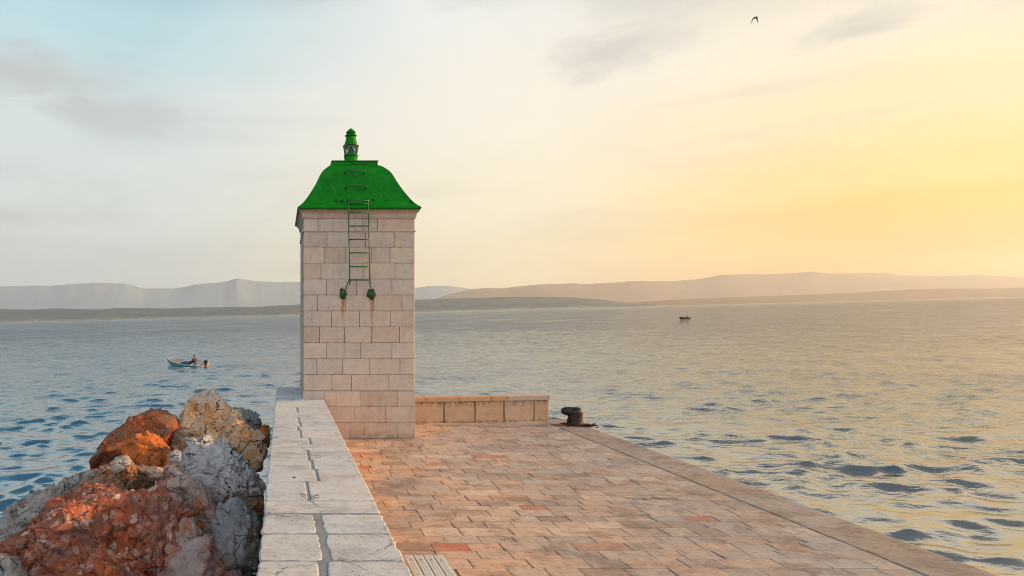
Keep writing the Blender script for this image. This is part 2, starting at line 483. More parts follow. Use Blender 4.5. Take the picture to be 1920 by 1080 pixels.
def wall_extra(t, P, c_, tone):
    s = t.n('ShaderNodeSeparateXYZ', {0: P})
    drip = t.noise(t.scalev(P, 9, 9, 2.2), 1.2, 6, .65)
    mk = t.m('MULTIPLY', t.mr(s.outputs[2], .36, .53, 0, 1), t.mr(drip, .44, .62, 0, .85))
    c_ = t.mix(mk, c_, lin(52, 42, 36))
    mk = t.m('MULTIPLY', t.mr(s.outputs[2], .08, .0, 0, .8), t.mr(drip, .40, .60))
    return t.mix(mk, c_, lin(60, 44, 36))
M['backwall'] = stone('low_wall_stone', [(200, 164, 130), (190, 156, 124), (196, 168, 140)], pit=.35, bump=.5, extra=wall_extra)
M['backcap'] = stone('low_wall_cap', [(192, 156, 122), (184, 150, 118), (188, 168, 150)], pit=.2, bump=.3)

# glossy green paint, chipped
m, t, b = mat('green_paint')
P = t.n('ShaderNodeTexCoord').outputs['Object']
G1 = t.mix(t.mr(t.noise(P, 2.1, 5), .35, .7), lin(0, 104, 2), lin(2, 122, 6))
chip = t.m('MULTIPLY', t.mr(t.vor(t.vm('ADD', P, t.scalev(t.noise(P, 14, 4, col=True), .08, .08, .08)), 4.0), .16, .12), t.mr(t.noise(P, 2.3, 2), .56, .62))
s_ = t.n('ShaderNodeSeparateXYZ', {0: P})
wn = t.m('MULTIPLY', t.m('SUBTRACT', t.noise(P, 22, 4), .5), .09)
for (u_, v_, rr_) in ((630, 377, .032), (641, 376.5, .036), (700, 375.5, .028), (724, 376, .018), (728, 373, .014), (771, 379, .035), (632, 330, .012), (607, 352, .012), (722, 350, .014), (600, 381, .012)):
    cx_, cz_ = (u_ - U0) / F * 13.43, H + (V0 - v_) / F * 13.43
    dd = t.m('SQRT', t.m('ADD', t.m('POWER', t.m('SUBTRACT', t.m('ADD', s_.outputs[0], wn), cx_), 2.0), t.m('POWER', t.m('SUBTRACT', t.m('ADD', s_.outputs[2], wn), cz_), 2.0)))
    chip = t.m('MAXIMUM', chip, t.mr(dd, rr_ * 1.3, rr_ * .8))
fade = t.m('MULTIPLY', t.mr(t.noise(t.scalev(P, 5, 5, .8), 1.4, 6, .65), 0.52, .68, 0, .55), 1.0)
G1 = t.mix(fade, G1, lin(52, 132, 46))
t.set(b, 'Base Color', t.mix(chip, G1, lin(20, 34, 18)))
t.set(b, 'Roughness', t.mr(t.noise(P, 6, 5), .3, .7, .38, .6))
t.set(b, 'Specular IOR Level', .15)
dent = t.m('ADD', t.noise(P, 1.7, 3), t.m('MULTIPLY', t.noise(P, 40, 3), .04))
t.set(b, 'Normal', t.n('ShaderNodeBump', {'Height': dent, 'Strength': .35, 'Distance': .08}))
M['green'] = m
M['green_dark'] = plain('green_ladder_paint', (14, 92, 34), .45, var=.2, bscale=8)
M['green_plate'] = plain('green_anchor_paint', (10, 84, 36), .5, var=.35, bscale=12, bump=.4)
M['rust'] = plain('rusty_iron', (92, 48, 28), .85, .3, .6, 25, .3)
m, t, b = mat('lantern_glass')
t.set(b, 'Base Color', (.8, .85, .82, 1)); t.set(b, 'Roughness', .08); t.set(b, 'Transmission Weight', .85); t.set(b, 'IOR', 1.2)
M['glass'] = m
M['bulb'] = plain('dark_lamp', (60, 62, 58), .25, .4)
m, t, b = mat('bollard_iron')
P = t.n('ShaderNodeTexCoord').outputs['Object']
rs = t.mr(t.noise(P, 7, 6, .65), .45, .62)
low = t.mr(t.n('ShaderNodeSeparateXYZ', {0: P}).outputs[2], .30, .05, 0, .8)
rs = t.m('MAXIMUM', t.m('MULTIPLY', rs, .6), low)
t.set(b, 'Base Color', t.mix(rs, lin(34, 33, 36), lin(62, 30, 18)))
t.set(b, 'Roughness', t.mr(rs, 0, 1, .32, .8)); t.set(b, 'Metallic', .35)
t.set(b, 'Normal', t.n('ShaderNodeBump', {'Height': t.noise(P, 22, 5), 'Strength': .5, 'Distance': .02}))
M['bollard'] = m
m, t, b = mat('rust_stain_slab')
P = t.n('ShaderNodeTexCoord').outputs['Object']
t.set(b, 'Base Color', t.mix(t.noise(P, 9, 5), lin(178, 96, 48), lin(120, 58, 34))); t.set(b, 'Roughness', .85)
M['ruststain'] = m
# pale slats of the bench
M['slat'] = plain('pale_bench_slat', (214, 212, 206), .45, 0, .1, 14, .06)
M['screw'] = plain('bench_screw', (90, 90, 88), .4, .6)

# ------------------------------------------------------------------ sea
SEA_A, SEA_B, SEA_C = -2.30, .025, .0019
def sea_z(x, y): return SEA_A + SEA_B * x + SEA_C * y

m, t, b = mat('sea_water')
P = t.n('ShaderNodeNewGeometry').outputs['Position']
camd = t.vm('LENGTH', P)
t.set(b, 'Base Color', lin(4, 50, 72))
t.set(b, 'IOR', 6.0)
t.set(b, 'Specular IOR Level', .5)
paw = t.noise(t.scalev(P, .45, 1, 0), .05, 10, .78)
rmax = t.mr(camd, 40, 260, .0, .12)
t.set(b, 'Roughness', t.m('ADD', .035, t.m('MULTIPLY', t.mr(paw, .44, .60, 0, 1, True), rmax)))
# ripples too small for the mesh: their size follows the mesh, so far water keeps its texture
P2 = t.scalev(P, .55, 1.0, 0)
w0 = t.noise(P2, 5.0, 3, .55, .3)
w1 = t.noise(P2, 1.6, 4, .55, .4)
w2 = t.noise(P2, .42, 4, .6, .3)
w3 = t.noise(P2, .11, 4, .6)
gust = t.mr(t.noise(t.scalev(P, .5, 1, 0), .03, 9, .75), .38, .62, .2, 1.5)
h_ = t.m('MULTIPLY', w0, t.mr(camd, 10, 60, .020, .045))
h_ = t.m('ADD', h_, t.m('MULTIPLY', w1, t.mr(camd, 15, 90, .0, .12)))
h_ = t.m('ADD', h_, t.m('MULTIPLY', w2, t.mr(camd, 25, 120, .0, .36)))
h_ = t.m('ADD', h_, t.m('MULTIPLY', w3, t.mr(camd, 90, 500, .0, 1.2)))
h_ = t.m('MULTIPLY', h_, gust)
t.set(b, 'Normal', t.n('ShaderNodeBump', {'Height': h_, 'Strength': 1.0, 'Distance': 1.0}))
M['sea'] = m

def build_sea():
    ratio = 1.006
    rad = [1.5]
    while rad[-1] < 420: rad.append(rad[-1] * ratio)
    while rad[-1] < 36000: rad.append(rad[-1] * 1.05)
    rad = np.array(rad)
    an = np.radians(np.concatenate([np.arange(-180, -100, 5.0), np.arange(-100, -48, 1.5), np.arange(-48, 66, .28), np.arange(66, 100, 1.5), np.arange(100, 180, 5.0)]))
    nr, na = len(rad), len(an)
    RR, AA = np.meshgrid(rad, an, indexing='ij')
    x = (RR * np.sin(AA)).ravel(); y = (RR * np.cos(AA)).ravel()
    sp = (RR * .006).ravel()
    z = np.zeros_like(x); dx = np.zeros_like(x); dy = np.zeros_like(x)
    g = np.random.default_rng(21)
    near = RR.ravel() < 420
    xs, ys, sps = x[near], y[near], sp[near]
    zz = np.zeros_like(xs); ddx = np.zeros_like(xs); ddy = np.zeros_like(xs)
    # groups: rougher patches and slicks
    q = np.stack([xs * .09, ys * .16, np.zeros_like(xs)], 1)
    env = np.clip(.95 + 1.6 * fbm(q * 1.6, 5, .65) + .32 * np.clip((2 - xs) / 6, 0, 1), .35, 2.0)
    for k in range(170):
        lam = .22 * (3.2 / .22) ** (g.random() ** .95)
        th = g.normal(R(104), R(34))          # travel direction: roughly up the sea, crests across the view
        kx, ky = 2 * math.pi / lam * math.cos(th), 2 * math.pi / lam * math.sin(th)
        amp = .0039 * (lam ** 1.05 if lam < 1.0 else lam ** .42)
        ph = g.random() * 6.283
        fade = np.clip((lam / sps - 2.2) / 1.8, 0, 1) * amp
        arg = kx * xs + ky * ys + ph
        zz += fade * np.cos(arg)
        ddx -= fade * .9 * math.cos(th) * np.sin(arg); ddy -= fade * .9 * math.sin(th) * np.sin(arg)
    z[near] = zz * env; dx[near] = ddx * env; dy[near] = ddy * env
    x2, y2 = x + dx, y + dy
    V = np.stack([x2, y2, sea_z(x, y) + z], 1)
    i, j = np.meshgrid(np.arange(nr - 1), np.arange(na), indexing='ij')
    j2 = (j + 1) % na
    Fq = np.stack([i * na + j, (i + 1) * na + j, (i + 1) * na + j2, i * na + j2], -1).reshape(-1, 4)[:, ::-1]
    me = mesh_np('sea', V, np.ascontiguousarray(Fq))
    o = link('sea', me, M['sea'], smooth=True)
    tag(o, kind='structure')
    # the middle, under the pier
    return o
build_sea()

# ------------------------------------------------------------------ far coast
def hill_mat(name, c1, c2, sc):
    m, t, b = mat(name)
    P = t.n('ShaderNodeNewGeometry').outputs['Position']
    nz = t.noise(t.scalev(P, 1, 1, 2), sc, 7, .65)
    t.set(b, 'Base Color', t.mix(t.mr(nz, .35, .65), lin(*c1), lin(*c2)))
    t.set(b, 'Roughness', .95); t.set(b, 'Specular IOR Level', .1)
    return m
def hills(name, prof, Yd, depth, mt, rough_amp, label, nx=900, shore=True):
    """a long ridge: front shore at distance Yd, crest half-way back, real depth"""
    us = np.linspace(prof[0][0], prof[-1][0], nx)
    tops = np.interp(us, [p[0] for p in prof], [p[1] for p in prof])
    k = np.exp(-np.linspace(-2, 2, 9) ** 2); k /= k.sum()
    tops = np.convolve(np.pad(tops, 4, mode='edge'), k, 'valid')
    sh = 603 - .025 * us
    nd = 26
    V = []
    fr = np.linspace(0, 1, nd)
    xs0 = (us - U0) / F
    crest = .45
    for q in fr:
        Yq = Yd + depth * q + 0 * us
        Yc = Yd + depth * crest
        X = xs0 * Yq
        ztop = H + (V0 - tops) / F * Yc
        base = sea_z(X, Yq) - 6
        s = np.sin(np.pi * min(1, q / crest) / 2) ** .75 if q <= crest else np.cos(np.pi * (q - crest) / (1 - crest) / 2) ** .9
        hh = (ztop - (sea_z(xs0 * Yc, Yc))) * s
        pn = np.stack([X / 900, Yq / 900, np.zeros_like(X)], 1)
        nzv = fbm(pn, 5, .55) * rough_amp * s * (1 - .75 * np.exp(-((q - crest) / .08) ** 2))
        fine = fbm(np.stack([X / 120, Yq / 420, 0 * X], 1) + 3, 3, .5) * rough_amp * .10
        V.append(np.stack([X, Yq, base + hh + nzv + fine + 6 * (1 if q > 0 else 0)], 1))
    V = np.concatenate(V)
    i, j = np.meshgrid(np.arange(nd - 1), np.arange(nx - 1), indexing='ij')
    Fq = np.stack([i * nx + j, i * nx + j + 1, (i + 1) * nx + j + 1, (i + 1) * nx + j], -1).reshape(-1, 4)
    me = mesh_np(name, V, np.ascontiguousarray(Fq))
    o = link(name, me, mt, smooth=True)
    tag(o, label, kind='structure')
    return o
far_l_prof = [(-600, 548), (-400, 530), (-200, 545), (0, 538), (60, 536), (95, 537), (120, 534), (180, 530), (235, 532), (270, 541), (330, 541), (370, 533), (420, 530), (445, 523), (480, 528), (520, 529),
            (600, 529), (700, 538), (780, 540), (800, 537), (840, 536), (880, 541), (920, 548), (980, 562), (1030, 578)]
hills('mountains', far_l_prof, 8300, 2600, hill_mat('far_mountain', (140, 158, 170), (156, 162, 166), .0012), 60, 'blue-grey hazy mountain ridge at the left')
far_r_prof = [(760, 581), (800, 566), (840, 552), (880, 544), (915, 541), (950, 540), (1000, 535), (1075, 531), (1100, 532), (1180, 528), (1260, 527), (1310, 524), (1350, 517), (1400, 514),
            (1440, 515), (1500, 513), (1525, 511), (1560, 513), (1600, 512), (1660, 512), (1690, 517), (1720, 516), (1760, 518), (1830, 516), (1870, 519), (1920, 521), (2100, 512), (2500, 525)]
hills('mountains', far_r_prof, 7000, 2600, hill_mat('far_glow_tinted_mountain', (150, 124, 102), (166, 140, 116), .0012), 60, 'hazy mountain ridge at the right, warm glow painted into its colour')  # brown stands in for the warm haze glow on this side
near_prof = [(-900, 590), (-500, 577), (-200, 583), (0, 579), (60, 580.5), (100, 578), (180, 580), (230, 577), (320, 578), (400, 576), (480, 575.5), (560, 571), (640, 565), (780, 562), (860, 559), (940, 557), (1000, 556.5),
             (1080, 558), (1130, 562), (1180, 568.5), (1230, 572)]
hills('headland', near_prof, 4200, 1300, hill_mat('dark_wooded_headland', (72, 84, 92), (96, 104, 106), .006), 14, 'low dark wooded headland at the left')
near2 = [(1020, 577), (1100, 572), (1180, 567), (1300, 560), (1400, 556.5), (1500, 553), (1600, 549), (1680, 544), (1750, 541), (1830, 541), (1920, 539), (2050, 536), (2300, 530), (2600, 528)]
hills('coast_ridge', near2, 5400, 1500, hill_mat('coast_slope', (106, 70, 42), (126, 90, 58), .004), 16, 'low coastal ridge at the right')  # glow over this ridge painted in as a browner slope colour

# pale shore line rock at the headland foot
def shore():
    us = np.linspace(-300, 1150, 500)
    Yq = 4185.0
    X = (us - U0) / F * Yq
    hgt = 9 + 14 * np.clip(fbm(np.stack([us / 40, us * 0, us * 0], 1), 4), 0, 1)
    z0 = sea_z(X, Yq)
    V = np.concatenate([np.stack([X, X * 0 + Yq - 30, z0 - 5], 1), np.stack([X, X * 0 + Yq - 10, z0 + hgt * .8], 1), np.stack([X, X * 0 + Yq + 60, z0 + hgt * 1.2], 1)])
    n = len(us)
    F_ = np.concatenate([np.stack([np.arange(n - 1), np.arange(1, n), np.arange(1, n) + n, np.arange(n - 1) + n], 1) + k * n for k in (0, 1)])
    o = link('shoreline', mesh_np('shoreline', V, F_), hill_mat('pale_shore_rock', (150, 146, 134), (96, 96, 84), .02), smooth=True)
    tag(o, kind='structure')
shore()

# haze: one closed box round everything
hb = MB(); hb.box(-11500, 19500, -400, 11000, -420, 1060)
hm = bpy.data.materials.new('haze_air'); hm.use_nodes = True
hm.node_tree.nodes.clear()
ht = NT(hm.node_tree)
ho = ht.n('ShaderNodeOutputMaterial')
pv = ht.n('ShaderNodeVolumePrincipled', {'Color': (.88, .95, 1.0, 1), 'Density': 6e-5, 'Anisotropy': .42})
hm.node_tree.links.new(pv.outputs[0], ho.inputs['Volume'])
hz = hb.build('haze', hm)
tag(hz, kind='stuff')

# ------------------------------------------------------------------ pier body, paving, kerb
PX0, PX1, PY0, PY1 = -.16, 7.42, -9.0, 15.98
bd = MB()
bd.box(PX0 - .05, PX1 - .02, PY0, PY1 - .01, -4.5, -.06, 0)
pier = bd.build('pier', M['kerb'])
tag(pier, kind='structure')
pv_ = MB()
pv_.box(.95, 6.70, PY0 + .02, PY1 - .03, -.06, -.016, 0, tone=.5)
tag(pv_.build('paving_bed', plain('paving_joint', (92, 76, 66), .95, var=.3)), kind='structure')
pb = MB()
y = -8.0
rowi = 0
while y < 15.95:
    d = random.choice([.22, .25, .27, .30, .24])
    y1 = min(y + d, 15.96)
    if y1 - y < .1: break
    x = .955 - random.uniform(0, .4)
    while x < 6.66:
        w_ = random.choice([.36, .42, .48, .55, .64, .40])
        x1 = min(x + w_, 6.685)
        if 6.685 - x1 < .15: x1 = 6.685
        xa = max(x, .955)
        if x1 - xa > .05 and not (y > TY0 + .02 and x1 < TX1 - .02 and y1 < TY1):
            tone = random.random()
            if tone > .92 and random.random() < .35: tone = random.random() * .9
            dz = random.gauss(0, .0022)
            gj = .003 if random.random() < .85 else .006
            pb.box(xa + gj, x1 - gj, y + gj * .9, y1 - gj * .9, -.05, dz, .006, tone, .0035)
        x = x1
    y = y1
pav = pb.build('pavement', M['pave']); tag(pav, kind='structure')
kb = MB()
y = -8.5
while y < 15.9:
    L = random.uniform(.85, 1.45)
    y1 = min(y + L, PY1)
    if PY1 - y1 < .4: y1 = PY1
    kb.box(6.705, PX1 + .03 + random.gauss(0, .004), y + .003, y1 - .003, -.32, .004 + random.gauss(0, .002), .016, jit=.003)
    y = y1
kerb = kb.build('quay_edge', M['kerb']); tag(kerb, kind='structure')
# rust stain on the stone in front of the bollard (slightly proud sheet)
def blob_sheet(name, cx, cy, rx, ry, z, mt, seed, label=None, kind='structure', n=48, amp=.35):
    g = np.random.default_rng(seed)
    th = np.linspace(0, 2 * np.pi, n, endpoint=False)
    r = 1 + amp * fbm(np.stack([np.cos(th) * 1.3 + seed, np.sin(th) * 1.3, th * 0], 1), 4)
    V = np.concatenate([[[cx, cy, z]], np.stack([cx + rx * r * np.cos(th), cy + ry * r * np.sin(th), th * 0 + z], 1)])
    Fq = [(0, i + 1, (i + 1) % n + 1) for i in range(n)]
    o = link(name, mesh_np(name, V, Fq), mt); tag(o, label, kind=kind)
    return o
blob_sheet('rust_patch', 6.98, 15.12, .33, .17, .012, M['ruststain'], 3)
m, t, b = mat('puddle_water')
P = t.n('ShaderNodeNewGeometry').outputs['Position']
t.set(b, 'Base Color', lin(150, 128, 106)); t.set(b, 'Roughness', .10); t.set(b, 'IOR', 1.5); t.set(b, 'Coat Weight', .6); t.set(b, 'Coat Roughness', .08)
pn_ = t.noise(P, 6, 5, .6)
t.set(b, 'Alpha', t.mr(pn_, .38, .62, 0, .7))
blob_sheet('puddle', 5.27, 9.22, .26, .24, .0095, m, 12, amp=.6)
blob_sheet('puddle', 5.76, 9.20, .26, .16, .0095, m, 22, amp=.6)

# ------------------------------------------------------------------ parapet wall
HW = .876
par = empty('parapet_wall', (.35, 4, 0), 'long waist-high stone parapet with pale slabs leading to the tower', 'wall')
pw = MB()
# core with battered sea side; taper to the far end
def pxl(y): return -.178 + (y - 3.0) / 12.6 * .058
core = MB()
ys_ = [-8, 3, 13.46]
def strip(mb, ya, yb, xr):
    xa0, xa1 = pxl(ya) + .012, pxl(yb) + .012
    vs = [(xa0 - .16, ya, -2.9), (xr, ya, -2.9), (xr, ya, HW - .006), (xa0, ya, HW - .006),
          (xa1 - .16, yb, -2.9), (xr, yb, -2.9), (xr, yb, HW - .006), (xa1, yb, HW - .006)]
    mb.add(vs, [(0, 1, 2, 3), (4, 7, 6, 5), (0, 4, 5, 1), (1, 5, 6, 2), (2, 6, 7, 3), (3, 7, 4, 0)], tone=.4)
strip(core, -8, 13.462, .902)
strip(core, 13.462, 15.66, TX0 - .004)
o = core.build('wall_core', M['cement'], par); o.matrix_parent_inverse = par.matrix_basis.inverted()

# facing stones on the pier side
fc = MB()
for ci, (z0, z1) in enumerate(((.0, .26), (.26, .53), (.53, .80))):
    y = -7.8 + ci * .3
    while y < 13.4:
        y1 = min(y + random.uniform(.5, .85), 13.455)
        fc.box(.88, .922, y + .004, y1 - .004, z0 + .004, z1 - .004, .006)
        y = y1
o = fc.build('facing_stone', M['backwall'], par); o.matrix_parent_inverse = par.matrix_basis.inverted()

def ragged(mb, x0, x1, y0, y1, z0, z1, amp, tone, seed):
    """a slab with a worn, wandering outline"""
    per = []
    def seg(a, b_, n):
        for i in range(n):
            f_ = i / n
            per.append((a[0] + (b_[0] - a[0]) * f_, a[1] + (b_[1] - a[1]) * f_))
    st = .022
    nx_, ny_ = max(3, int((x1 - x0) / st)), max(3, int((y1 - y0) / st))
    seg((x0, y0), (x1, y0), nx_); seg((x1, y0), (x1, y1), ny_); seg((x1, y1), (x0, y1), nx_); seg((x0, y1), (x0, y0), ny_)
    p = np.array(per); n = len(p)
    cx, cy = (x0 + x1) / 2, (y0 + y1) / 2
    a1 = fbm(np.stack([p[:, 0] * 9, p[:, 1] * 9, np.full(n, seed * 3.7)], 1), 4, .65) * amp
    a2 = fbm(np.stack([p[:, 0] * 9 + 50, p[:, 1] * 9, np.full(n, seed * 3.7)], 1), 4, .65) * amp
    hx, hy = (x1 - x0) / 2, (y1 - y0) / 2
    # rounded corners
    ux, uy = (p[:, 0] - cx) / hx, (p[:, 1] - cy) / hy
    corner = np.clip((np.abs(ux) + np.abs(uy) - 1.75) / .25, 0, 1) ** 1.5
    q = np.stack([p[:, 0] + a1 - ux * corner * .008, p[:, 1] + a2 - uy * corner * .008], 1)
    q[:, 0] = np.minimum(q[:, 0], x1 + .004)
    inner = np.stack([cx + (q[:, 0] - cx) * (1 - .012 / hx), cy + (q[:, 1] - cy) * (1 - .012 / hy)], 1)
    vs = [(a, b_, z0) for a, b_ in q] + [(a, b_, z1 - .008) for a, b_ in q] + [(a, b_, z1) for a, b_ in inner]
    fs = []
    for i in range(n):
        j = (i + 1) % n
        fs.append((i, j, n + j, n + i)); fs.append((n + i, n + j, 2 * n + j, 2 * n + i))
    fs.append(tuple(range(2 * n, 3 * n)))
    mb.add(vs, fs, tone)
sb = MB()
joints = [-8, -7.3, -6.5, -5.9, -5.2, -4.5, -3.9, -3.2, -2.5, -1.9, -1.2, -.6, .1, .8, 1.5, 2.1, 2.8, 3.6, 4.10, 4.57, 5.14, 5.67, 6.06, 6.77, 7.30, 7.77, 8.35, 8.70, 9.16, 9.77, 10.1, 10.5, 11.05, 11.58, 12.25, 12.72, 13.2]
single = {5.67, 8.35}
for k in range(len(joints)):
    y0 = joints[k]; y1 = joints[k + 1] if k + 1 < len(joints) else 13.46
    if y1 > 13.4: y1 = 13.462
    near_ = y0 < 6
    g_ = .011 if near_ else .006
    if abs(y0 - 5.14) < .01: g2 = .03
    else: g2 = g_
    xl = pxl((y0 + y1) / 2)
    xr = .918
    top = HW + random.gauss(0, .001)
    if any(abs(y0 - q) < .01 for q in single):
        ragged(sb, xl, xr, y0 + g_, y1 - g2, HW - .03, top, .010, random.random(), k); continue
    cx = .30 + .03 * math.sin(k * 1.7) + random.uniform(-.025, .025) + (.06 if 6.5 < y0 < 9 else 0)
    cg = (.030 if near_ else .013) * random.uniform(.7, 1.2)
    if y0 < 11 or random.random() < .5:
        ragged(sb, xl, cx - cg, y0 + g_, y1 - g2, HW - .03, top, .030 if near_ else .013, random.random(), k)
        ragged(sb, cx + cg, xr, y0 + g_ + random.uniform(-.004, .01), y1 - g2, HW - .03, top + random.gauss(0, .001), .030 if near_ else .013, random.random(), k + 60)
    else:
        ragged(sb, xl, xr, y0 + g_, y1 - g_, HW - .03, top, .008, random.random(), k)
for y0, y1 in ((13.47, 13.95), (13.95, 14.5), (14.5, 15.05), (15.05, 15.67)):
    ragged(sb, pxl(y0), TX0 - .01, y0 + .006, y1 - .006, HW - .03, HW, .005, random.random(), int(y0 * 7))
o = sb.build('cap_slab', M['cap'], par); o.matrix_parent_inverse = par.matrix_basis.inverted()

# ------------------------------------------------------------------ tower
tw = empty('harbour_light_tower', ((TX0 + TX1) / 2, (TY0 + TY1) / 2, 0), 'square stone light tower with green bell-shaped roof and lantern at the pier end', 'lighthouse')
def tp(o):
    o.parent = tw; o.matrix_parent_inverse = tw.matrix_basis.inverted(); return o
mpp = H / 230.5
def tx(u): return (u - U0) * mpp
fj = [[596.6, 679, 708], [613, 685.5, 740], [607.5, 648.5, 696, 731.5], [602, 680.5, 741], [612, 668.6, 735], [595.5, 647.5, 700, 754], [621.5, 674, 732],
      [599, 646, 697, 749], [612, 676.5, 735], [594, 642.5, 692.5, 750], [622.5, 659, 729], [608, 675, 745], [600, 665, 723], [618, 683.5, 744.5]]
core = MB()
core.box(TX0 + .012, TX1 - .012, TY0 + .012, TY1 - .012, -.05, 5.0, 0)
tp(core.build('joint_core', M['mortar']))
sh = MB(); th_ = .30
ztop = 13 * CH
for ci in range(14):
    if ci == 0: z0, z1 = ztop, ztop + .275
    else: z0, z1 = ztop - ci * CH, ztop - (ci - 1) * CH
    low = z1 < 3 * CH + .02
    p = .011 if low else 0.0
    g = .0022 if low else .0035
    z0b = z0 + g
    xs = [TX0 - p] + [tx(u) for u in fj[ci]] + [TX1 + p]
    for a, b_ in zip(xs[:-1], xs[1:]):
        tone = random.random()
        q = random.gauss(0, .0012)
        x0_, x1_ = a + (g if a > TX0 else 0), b_ - (g if b_ < TX1 else 0)
        sh.box(x0_, x1_, TY0 - p + q, TY0 + th_, z0b, z1 - g, .007, tone, .0015)
        sh.box(x0_, x1_, TY1 - th_, TY1 + p + q, z0b, z1 - g, .007, random.random(), .0015)
    for (xa, xb) in ((TX0 - p, TX0 + th_), (TX1 - th_, TX1 + p)):
        y = TY0 + th_ + .006
        n = random.choice([3, 4]); L = (TY1 - TY0 - 2 * th_ - .012) / n
        cuts = [TY0 + th_ + .006 + L * k + (random.uniform(-.1, .1) if 0 < k < n else 0) for k in range(n + 1)]
        for a, b_ in zip(cuts[:-1], cuts[1:]):
            sh.box(xa, xb, a + g, b_ - g, z0b, z1 - g, .007, jit=.0015)
tp(sh.build('stone_wall', M['tower']))
# pale mortar line at the plinth top
ml = MB()
zl = 3 * CH
for (x0_, x1_, y0_, y1_) in ((TX0 - .013, TX1 + .013, TY0 - .0135, TY0 + .02), (TX0 - .013, TX1 + .013, TY1 - .02, TY1 + .0135), (TX0 - .0135, TX0 + .02, TY0 + .021, TY1 - .021), (TX1 - .02, TX1 + .0135, TY0 + .021, TY1 - .021)):
    ml.box(x0_, x1_, y0_, y1_, zl - .011, zl + .009, .004, .5)
tp(ml.build('mortar_band', M['mortar_low']))
# mouldings swept round the square
def sq_profile(mb, prof, tone=None, seg=None):
    """prof: list of (out, z); joints=(list of cut fractions)"""
    vs = []; fs = []
    cs = [(-1, -1), (1, -1), (1, 1), (-1, 1)]
    for (o_, z) in prof:
        for (sx, sy) in cs:
            vs.append(((TX0 if sx < 0 else TX1) + sx * o_, (TY0 if sy < 0 else TY1) + sy * o_, z))
    for i in range(len(prof) - 1):
        for k in range(4):
            a, b_ = i * 4 + k, i * 4 + (k + 1) % 4
            fs.append((a, b_, b_ + 4, a + 4))
    fs.append((3, 2, 1, 0)); n = len(vs); fs.append((n - 4, n - 3, n - 2, n - 1))
    mb.add(vs, fs, .3 if tone is None else tone)
cm = MB()
zs = ztop + .275
sq_profile(cm, [(.004, ztop - .012), (.022, ztop - .008), (.024, ztop + .012), (.006, ztop + .02), (-.02, ztop + .022)], .55)
tp(cm.build('string_course', M['tower']))
cm = MB()
ztc = 5.022
sq_profile(cm, [(-.05, zs), (.016, zs + .002), (.022, zs + .030), (.034, zs + .045), (.036, zs + .058), (.030, zs + .062), (.036, zs + .09), (.055, zs + .125), (.085, zs + .155), (.098, zs + .165), (.100, ztc), (-.05, ztc + .001)], .6)
cor = tp(cm.build('cornice', M['tower']))
# joints in the cornice as thin dark grooves: slightly proud fillets
for u in (638, 735):
    x = tx(u)
    gj_ = MB(); gj_.box(x - .004, x + .004, TY0 - .1015, TY0 - .02, zs + .166, ztc - .003, 0)
    tp(gj_.build('cornice_joint', M['mortar']))

# roof -------------------------------------------------------------
CX, CY = (TX0 + TX1) / 2 - .015, (TY0 + TY1) / 2
sil = [(389.4, 232.6), (383, 216), (377.4, 203), (364.4, 182), (356, 170), (347.8, 159), (338, 147.5), (327.4, 136), (322, 129), (318, 120), (312.6, 104), (309.5, 92)]
prof = []
for (v, w_) in sil:
    h_w = w_ * CY / (2 * F + w_)
    prof.append((h_w, H + (V0 - v) / F * (CY - h_w)))
hmax = prof[0][0]
zr0 = ztc + .004
rf = MB()
pr = [(hmax - .10, zr0), (hmax - .004, zr0), (hmax, zr0 + .006), (hmax, zr0 + .028)] + [(a, max(b_, zr0 + .03)) for a, b_ in prof]
plate_hw = (706 - 620) / 2 / F * (CY - .46)
pr += [(plate_hw * .97, prof[-1][1] + .015)]
def sq_ring(mb, prof_, tone=.5, sub=10):
    vs = []; fs = []
    N = 4 * sub
    for (h_, z) in prof_:
        for (sx, sy, ex, ey) in ((-1, -1, 1, -1), (1, -1, 1, 1), (1, 1, -1, 1), (-1, 1, -1, -1)):
            for k in range(sub):
                f_ = k / sub
                vs.append((CX + h_ * (sx + (ex - sx) * f_), CY + h_ * (sy + (ey - sy) * f_), z))
    for i in range(len(prof_) - 1):
        for k in range(N):
            a, b_ = i * N + k, i * N + (k + 1) % N
            fs.append((a, b_, b_ + N, a + N))
    fs.append(tuple(range(N))[::-1]); fs.append(tuple(range(len(vs) - N, len(vs))))
    mb.add(vs, fs, tone)
# resample the bell so it bends smoothly
hs = np.array([p[0] for p in pr[3:]]); zz_ = np.array([p[1] for p in pr[3:]])
tt = np.concatenate([[0], np.cumsum(np.hypot(np.diff(hs), np.diff(zz_)))])
tn = np.linspace(0, tt[-1], 40)
hs2 = np.interp(tn, tt, hs); zz2 = np.interp(tn, tt, zz_)
kk = np.array([1, 2, 3, 2, 1]) / 9
hs3 = np.convolve(np.pad(hs2, 2, mode='edge'), kk, 'valid'); zz3 = np.convolve(np.pad(zz2, 2, mode='edge'), kk, 'valid')
hs3[0], zz3[0], hs3[-1], zz3[-1] = hs2[0], zz2[0], hs2[-1], zz2[-1]
pr = pr[:3] + list(zip(hs3, zz3))
sq_ring(rf, pr, sub=12)
roof = tp(rf.build('roof', M['green'], smooth=False))
me = roof.data
me.polygons.foreach_set('use_smooth', [True] * len(me.polygons))
me.set_sharp_from_angle(angle=R(35))
def roof_at(z):
    """half-width of the bell at height z"""
    return float(np.interp(z, zz3, hs3))
ztp0 = prof[-1][1] + .012
yc_ = CY
ztp1 = H + (V0 - 300.8) / F * (CY - plate_hw)
pl = MB()
sq_ring(pl, [(plate_hw * .97, ztp0 - .02), (plate_hw * .985, ztp0 + .004), (plate_hw * .985, ztp1 - .03), (plate_hw * 1.015, ztp1 - .012), (plate_hw * 1.015, ztp1), (plate_hw * .9, ztp1 + .004)], sub=2)
